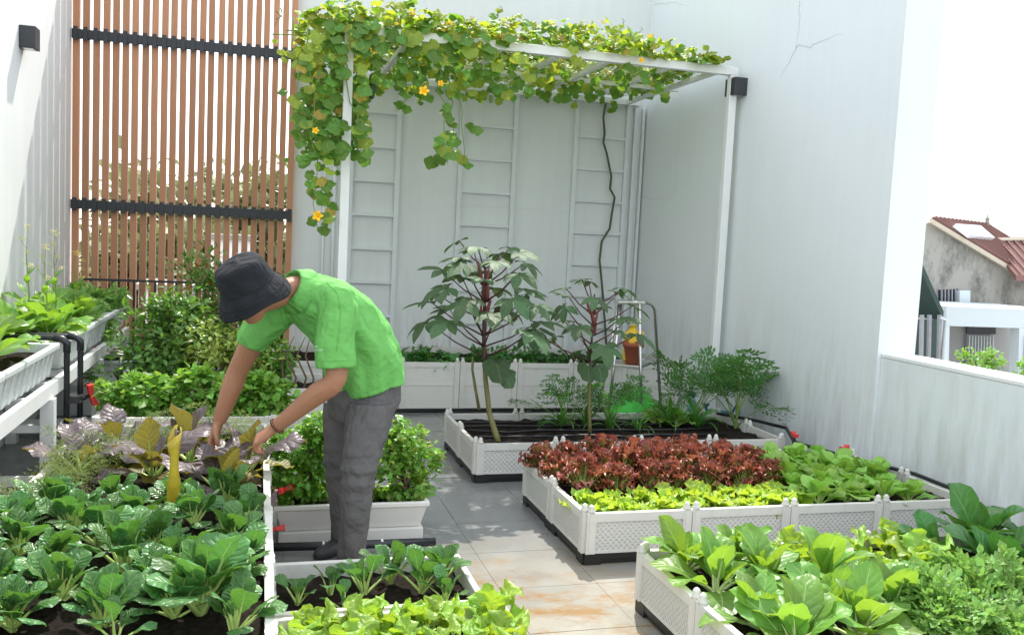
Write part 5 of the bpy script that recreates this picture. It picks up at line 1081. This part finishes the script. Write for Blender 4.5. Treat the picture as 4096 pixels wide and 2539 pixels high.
for s in (-1, 1):
    c = HC+LAT*s*.074-FW*.005-AX*.015; body.rings([ell(c+LAT*s*q, AX, FW, a, b, 12) for q, a, b in ((-.008, .026, .015), (.006, .033, .019), (.014, .028, .016))])  # ears
    limb(body, [HC+AX*.022+FW*.082+LAT*s*.012, HC+AX*.026+FW*.085+LAT*s*.034, HC+AX*.020+FW*.072+LAT*s*.052], [.006, .008, .006], 8, 2)  # brow
limb(body, [S_n, S_n.lerp(E_n, .5), E_n, E_n.lerp(W_n, .30), E_n.lerp(W_n, .7), W_n], [.055, .052, .047, .050, .038, .030], 14)
limb(body, [S_f, S_f.lerp(E_f, .5), E_f, E_f.lerp(W_f, .35), E_f.lerp(W_f, .7), W_f], [.055, .054, .048, .049, .040, .031], 14)
hand(body, W_n, A(590, 1062, 4.12)-W_n, Vector((.35, .25, -1)), 1.12, (38, 48, 35), 1)
hand(body, W_f, A(500, 1062, 4.36)-W_f, Vector((1, -.25, -.2)), 1.1, (22, 32, 30), -1)
for hp_, kn, an in ((hipn, kn_n, an_n), (hipf, kn_f, an_f)): limb(body, [hp_-UP*.06, kn, an, an+FACE*.06-UP*.045], [.045, .05, .036, .034], 12)
man = body.build('person', M['skin'], None, True)
tag(man, 'person in green polo and dark bucket hat bending over the left bed', 'person')
def melt(o, vox, it, fac=.5, disp=None):
    r_ = o.modifiers.new('remesh', 'REMESH'); r_.mode = 'VOXEL'; r_.voxel_size = vox; r_.use_smooth_shade = True
    s_ = o.modifiers.new('smooth', 'SMOOTH'); s_.iterations = it; s_.factor = fac
    if disp:
        tx = bpy.data.textures.new(o.name+'_folds', 'CLOUDS'); tx.noise_scale = disp[1]; tx.noise_depth = 2; d_ = o.modifiers.new('folds', 'DISPLACE'); d_.texture = tx; d_.strength = disp[0]; d_.mid_level = .5; d_.texture_coords = 'LOCAL'
melt(man, .0045, 3)
# shirt
sh_ = MB(); rr = random.Random(2)
spine_loft(sh_, SP, SR, LAT, 32, lambda q, i: (.040*math.sin(5*q+i*1.1)+.035*math.sin(9*q-i*.9)+.02*math.sin(13*q+i*2))*(1.35 if i < 2 else 1.0 if i < 4 else .15))
E_s = S_n.lerp(E_n, .86); limb(sh_, [SP[5]+LAT*.06, S_n+UP*.005, S_n.lerp(E_n, .5)+FACE*.006, E_s], [.075, .088, .087, .088], 18)
limb(sh_, [SP[5]-LAT*.06, S_f.lerp(SP[5], .25), S_f.lerp(E_f, .25), S_f.lerp(E_f, .47)], [.08, .088, .080, .075], 18)
shirt = sh_.build('shirt', M['shirt'], man, True); melt(shirt, .008, 3, .5, (.016, .10))
co = MB(); t_ = (SP[6]-SP[5]).normalized(); X = (LAT-t_*LAT.dot(t_)).normalized(); Yv = t_.cross(X); nc = SP[6]
co.rings([ell(nc+t_*z, X, Yv, a, b, 24, 2) for z, a, b in ((-.035, .120, .108), (-.032, .126, .112), (.022, .092, .084), (.034, .083, .077), (.028, .078, .072), (-.03, .075, .07))])
collar = co.build('collar', M['shirt'], shirt, True)
# trousers
tr = MB(); wob = lambda q, i: .03*math.sin(4*q+i*1.7)+.02*math.sin(7*q-i)
hc = (hipn+hipf)/2
spine_loft(tr, [hc-UP*.10, hc-UP*.03, SP[0]-UP*.01, SP[0]+UP*.05], [(.15, .135), (.178, .155), (.175, .15), (.15, .13)], LAT, 24, wob)
def leg(hp_, kn, an, s):
    pts = [hp_-UP*.02, hp_.lerp(kn, .35), hp_.lerp(kn, .7), kn, kn.lerp(an, .25), kn.lerp(an, .6), an-UP*.02]; P = []
    for i, p in enumerate(pts): P.append(p)
    rg = []
    Q, Rd = [], []
    rad = [.116, .108, .094, .084, .077, .068, .066]
    for i in range(len(P)-1):
        for k in range(5): f = k/5; Q.append(P[i].lerp(P[i+1], f)); Rd.append(rad[i]+(rad[i+1]-rad[i])*f)
    Q.append(P[-1]); Rd.append(rad[-1])
    for i, (c, r_) in enumerate(zip(Q, Rd)):
        nk = math.exp(-((i-16)/5.0)**2)+.6*math.exp(-((i-29)/2.0)**2)
        rg.append(ell(c, LAT, FACE, r_, r_*1.02, 22, 2, lambda q: .018*math.sin(3*q+i*.4)+.085*nk*math.sin(i*1.75+2.0*math.sin(q+.6))))
    tr.rings(rg)
leg(hipn, kn_n, an_n, 0); leg(hipf, kn_f, an_f, 1)
trs = tr.build('trousers', M['trousers'], man, True); melt(trs, .007, 1, .5, (.010, .06))
for an in (an_n, an_f):
    o = MB().rings([ell(Vector((an.x, an.y, 0))+FACE*q+UP*h, LAT, UP, a, b, 14, 2.4) for q, h, a, b in ((-.06, .04, .028, .030), (-.04, .045, .036, .042), (.03, .046, .040, .044), (.10, .036, .045, .034), (.16, .028, .040, .026), (.185, .022, .02, .016))]).build('shoe', M['shoe'], man, True)
# hat
ht = MB(); prof_h = [(.160, -.035), (.163, -.030), (.142, .018), (.119, .052), (.116, .058), (.113, .10), (.103, .150), (.094, .160), (.05, .168), (.001, .170)]
inn = [(.001, .160), (.09, .150), (.108, .10), (.112, .055), (.136, .016), (.155, -.035)]
rg = []
for j, (r_, z) in enumerate(inn[::1]+prof_h[:]): rg.append([B0+AX*(z+(.014*math.sin(2*q+.6)+.006*math.sin(5*q))*(1 if z < 0 else .25))+(LAT*math.cos(q)+FW*math.sin(q)*1.06)*r_*(1+.018*math.sin(3*q+1)+.012*math.sin(6*q+z*40)) for q in np.linspace(0, 2*math.pi, 41)[:-1]])
rg = [[B0+(q-B0)*.98 for q in g_] for g_ in rg]; hat = MB().rings(rg).build('bucket_hat', M['hat'], man, True); s_ = hat.modifiers.new('sub', 'SUBSURF'); s_.levels = s_.render_levels = 1
for r_, z in ((.1185, .055), (.153, -.010), (.145, .010)): MB().tube([B0+AX*(z+(.014*math.sin(2*q+.6))*(1 if z < 0 else .25))+(LAT*math.cos(q)+FW*math.sin(q)*1.06)*r_*(1+.018*math.sin(3*q+1)) for q in np.linspace(0, 2*math.pi, 41)], .0016, 4, cap=False).build('seam', M['hat'], hat)
hr = MB(); hr.rings([ell(HC+AX*z-FW*.012, LAT, FW, a, b, 20, 2.1) for z, a, b in ((-.075, .045, .060), (-.05, .070, .082), (0, .079, .090), (.05, .079, .090), (.09, .06, .07))]); hr.build('hair', M['hair'], man, True)
for s in (-1, 1): MB().lathe([(.0005, -.008), (.007, -.005), (.008, 0), (.006, .005), (.0005, .008)], HC+AX*.006+FW*.080+LAT*s*.031, 10).build('eye', M['eye'], man, True)
# bead bracelet on the near wrist
dw = (W_n-E_n).normalized(); X = dw.orthogonal().normalized(); Yv = dw.cross(X); c = W_n-dw*.012; br = None
BD = MB().lathe([(.0005, -.0065), (.005, -.004), (.0066, 0), (.005, .004), (.0005, .0065)], n=8).mesh('bead', M['bead'], True)
br = MB().tube([c+(X*math.cos(q)+Yv*math.sin(q))*.034 for q in np.linspace(0, 2*math.pi, 25)], .002, 5, cap=False).build('bracelet', M['bead'], man, True)
for k in range(18): q = 2*math.pi*k/18; ob('bead', BD, br, c+(X*math.cos(q)+Yv*math.sin(q))*.036)
# white chest print, laid on the cloth
bpy.context.view_layer.update(); dg = bpy.context.evaluated_depsgraph_get()
ev = shirt.evaluated_get(dg); tm2 = ev.to_mesh(); bvh = BVHTree.FromPolygons([v.co.copy() for v in tm2.vertices], [tuple(p.vertices) for p in tm2.polygons]); ev.to_mesh_clear()
EYEV = Vector((0, 0, EYE))
def on_shirt(ox, oy):
    d = (at(ox, oy, Y=4)-EYEV).normalized(); h = bvh.ray_cast(EYEV, d); return h[0]-d*.003 if h[0] else None
lg = MB()
def stroke(pts, wd):
    P = [on_shirt(*p) for p in pts]
    if all(P): lg.tube(P, wd, 4)
stroke([(717+8.5*math.cos(a), 829+8.5*math.sin(a)) for a in np.linspace(.6, 5.6, 18)], .0022); stroke([(713, 829), (717, 833), (722, 826), (720, 823)], .0018); stroke([(717, 824), (718, 831)], .0015)
for row, (x0, x1) in enumerate(((730, 755), (730, 768))):
    y = 825+8*row; x = x0
    while x < x1: stroke([(x, y-2.2), (x, y+2.2), (x+2.2, y+2), (x+2.2, y-1.5)], .0008); x += 4.0
    
hm = MB()
def seam(pts, wd=.0024):
    P = []
    for a, b in zip(pts, pts[1:]): P += [on_shirt(a[0]+(b[0]-a[0])*f/5, a[1]+(b[1]-a[1])*f/5) for f in range(5)]
    P = [p for p in P if p]
    if len(P) > 2: hm.tube([p-(p-EYEV).normalized()*-.002 for p in P], wd, 5)
seam([(756, 856), (790, 860), (842, 856)]); seam([(818, 926), (870, 932), (915, 920), (952, 895)]); seam([(778, 672), (806, 700), (812, 745), (806, 800), (800, 845)], .0018); seam([(664, 735), (676, 770), (690, 812)], .003); seam([(674, 732), (686, 766), (700, 806)], .003)
hm.build('seam', M['shirt'], shirt, True)
if lg.v: lg.build('logo', M['logo'], shirt)
bt = MB(); pl = [on_shirt(x, y) for x, y in ((662, 745), (672, 775), (685, 800))]
if all(pl): MB().tube(pl, .003, 4).build('placket', M['shirt'], shirt)
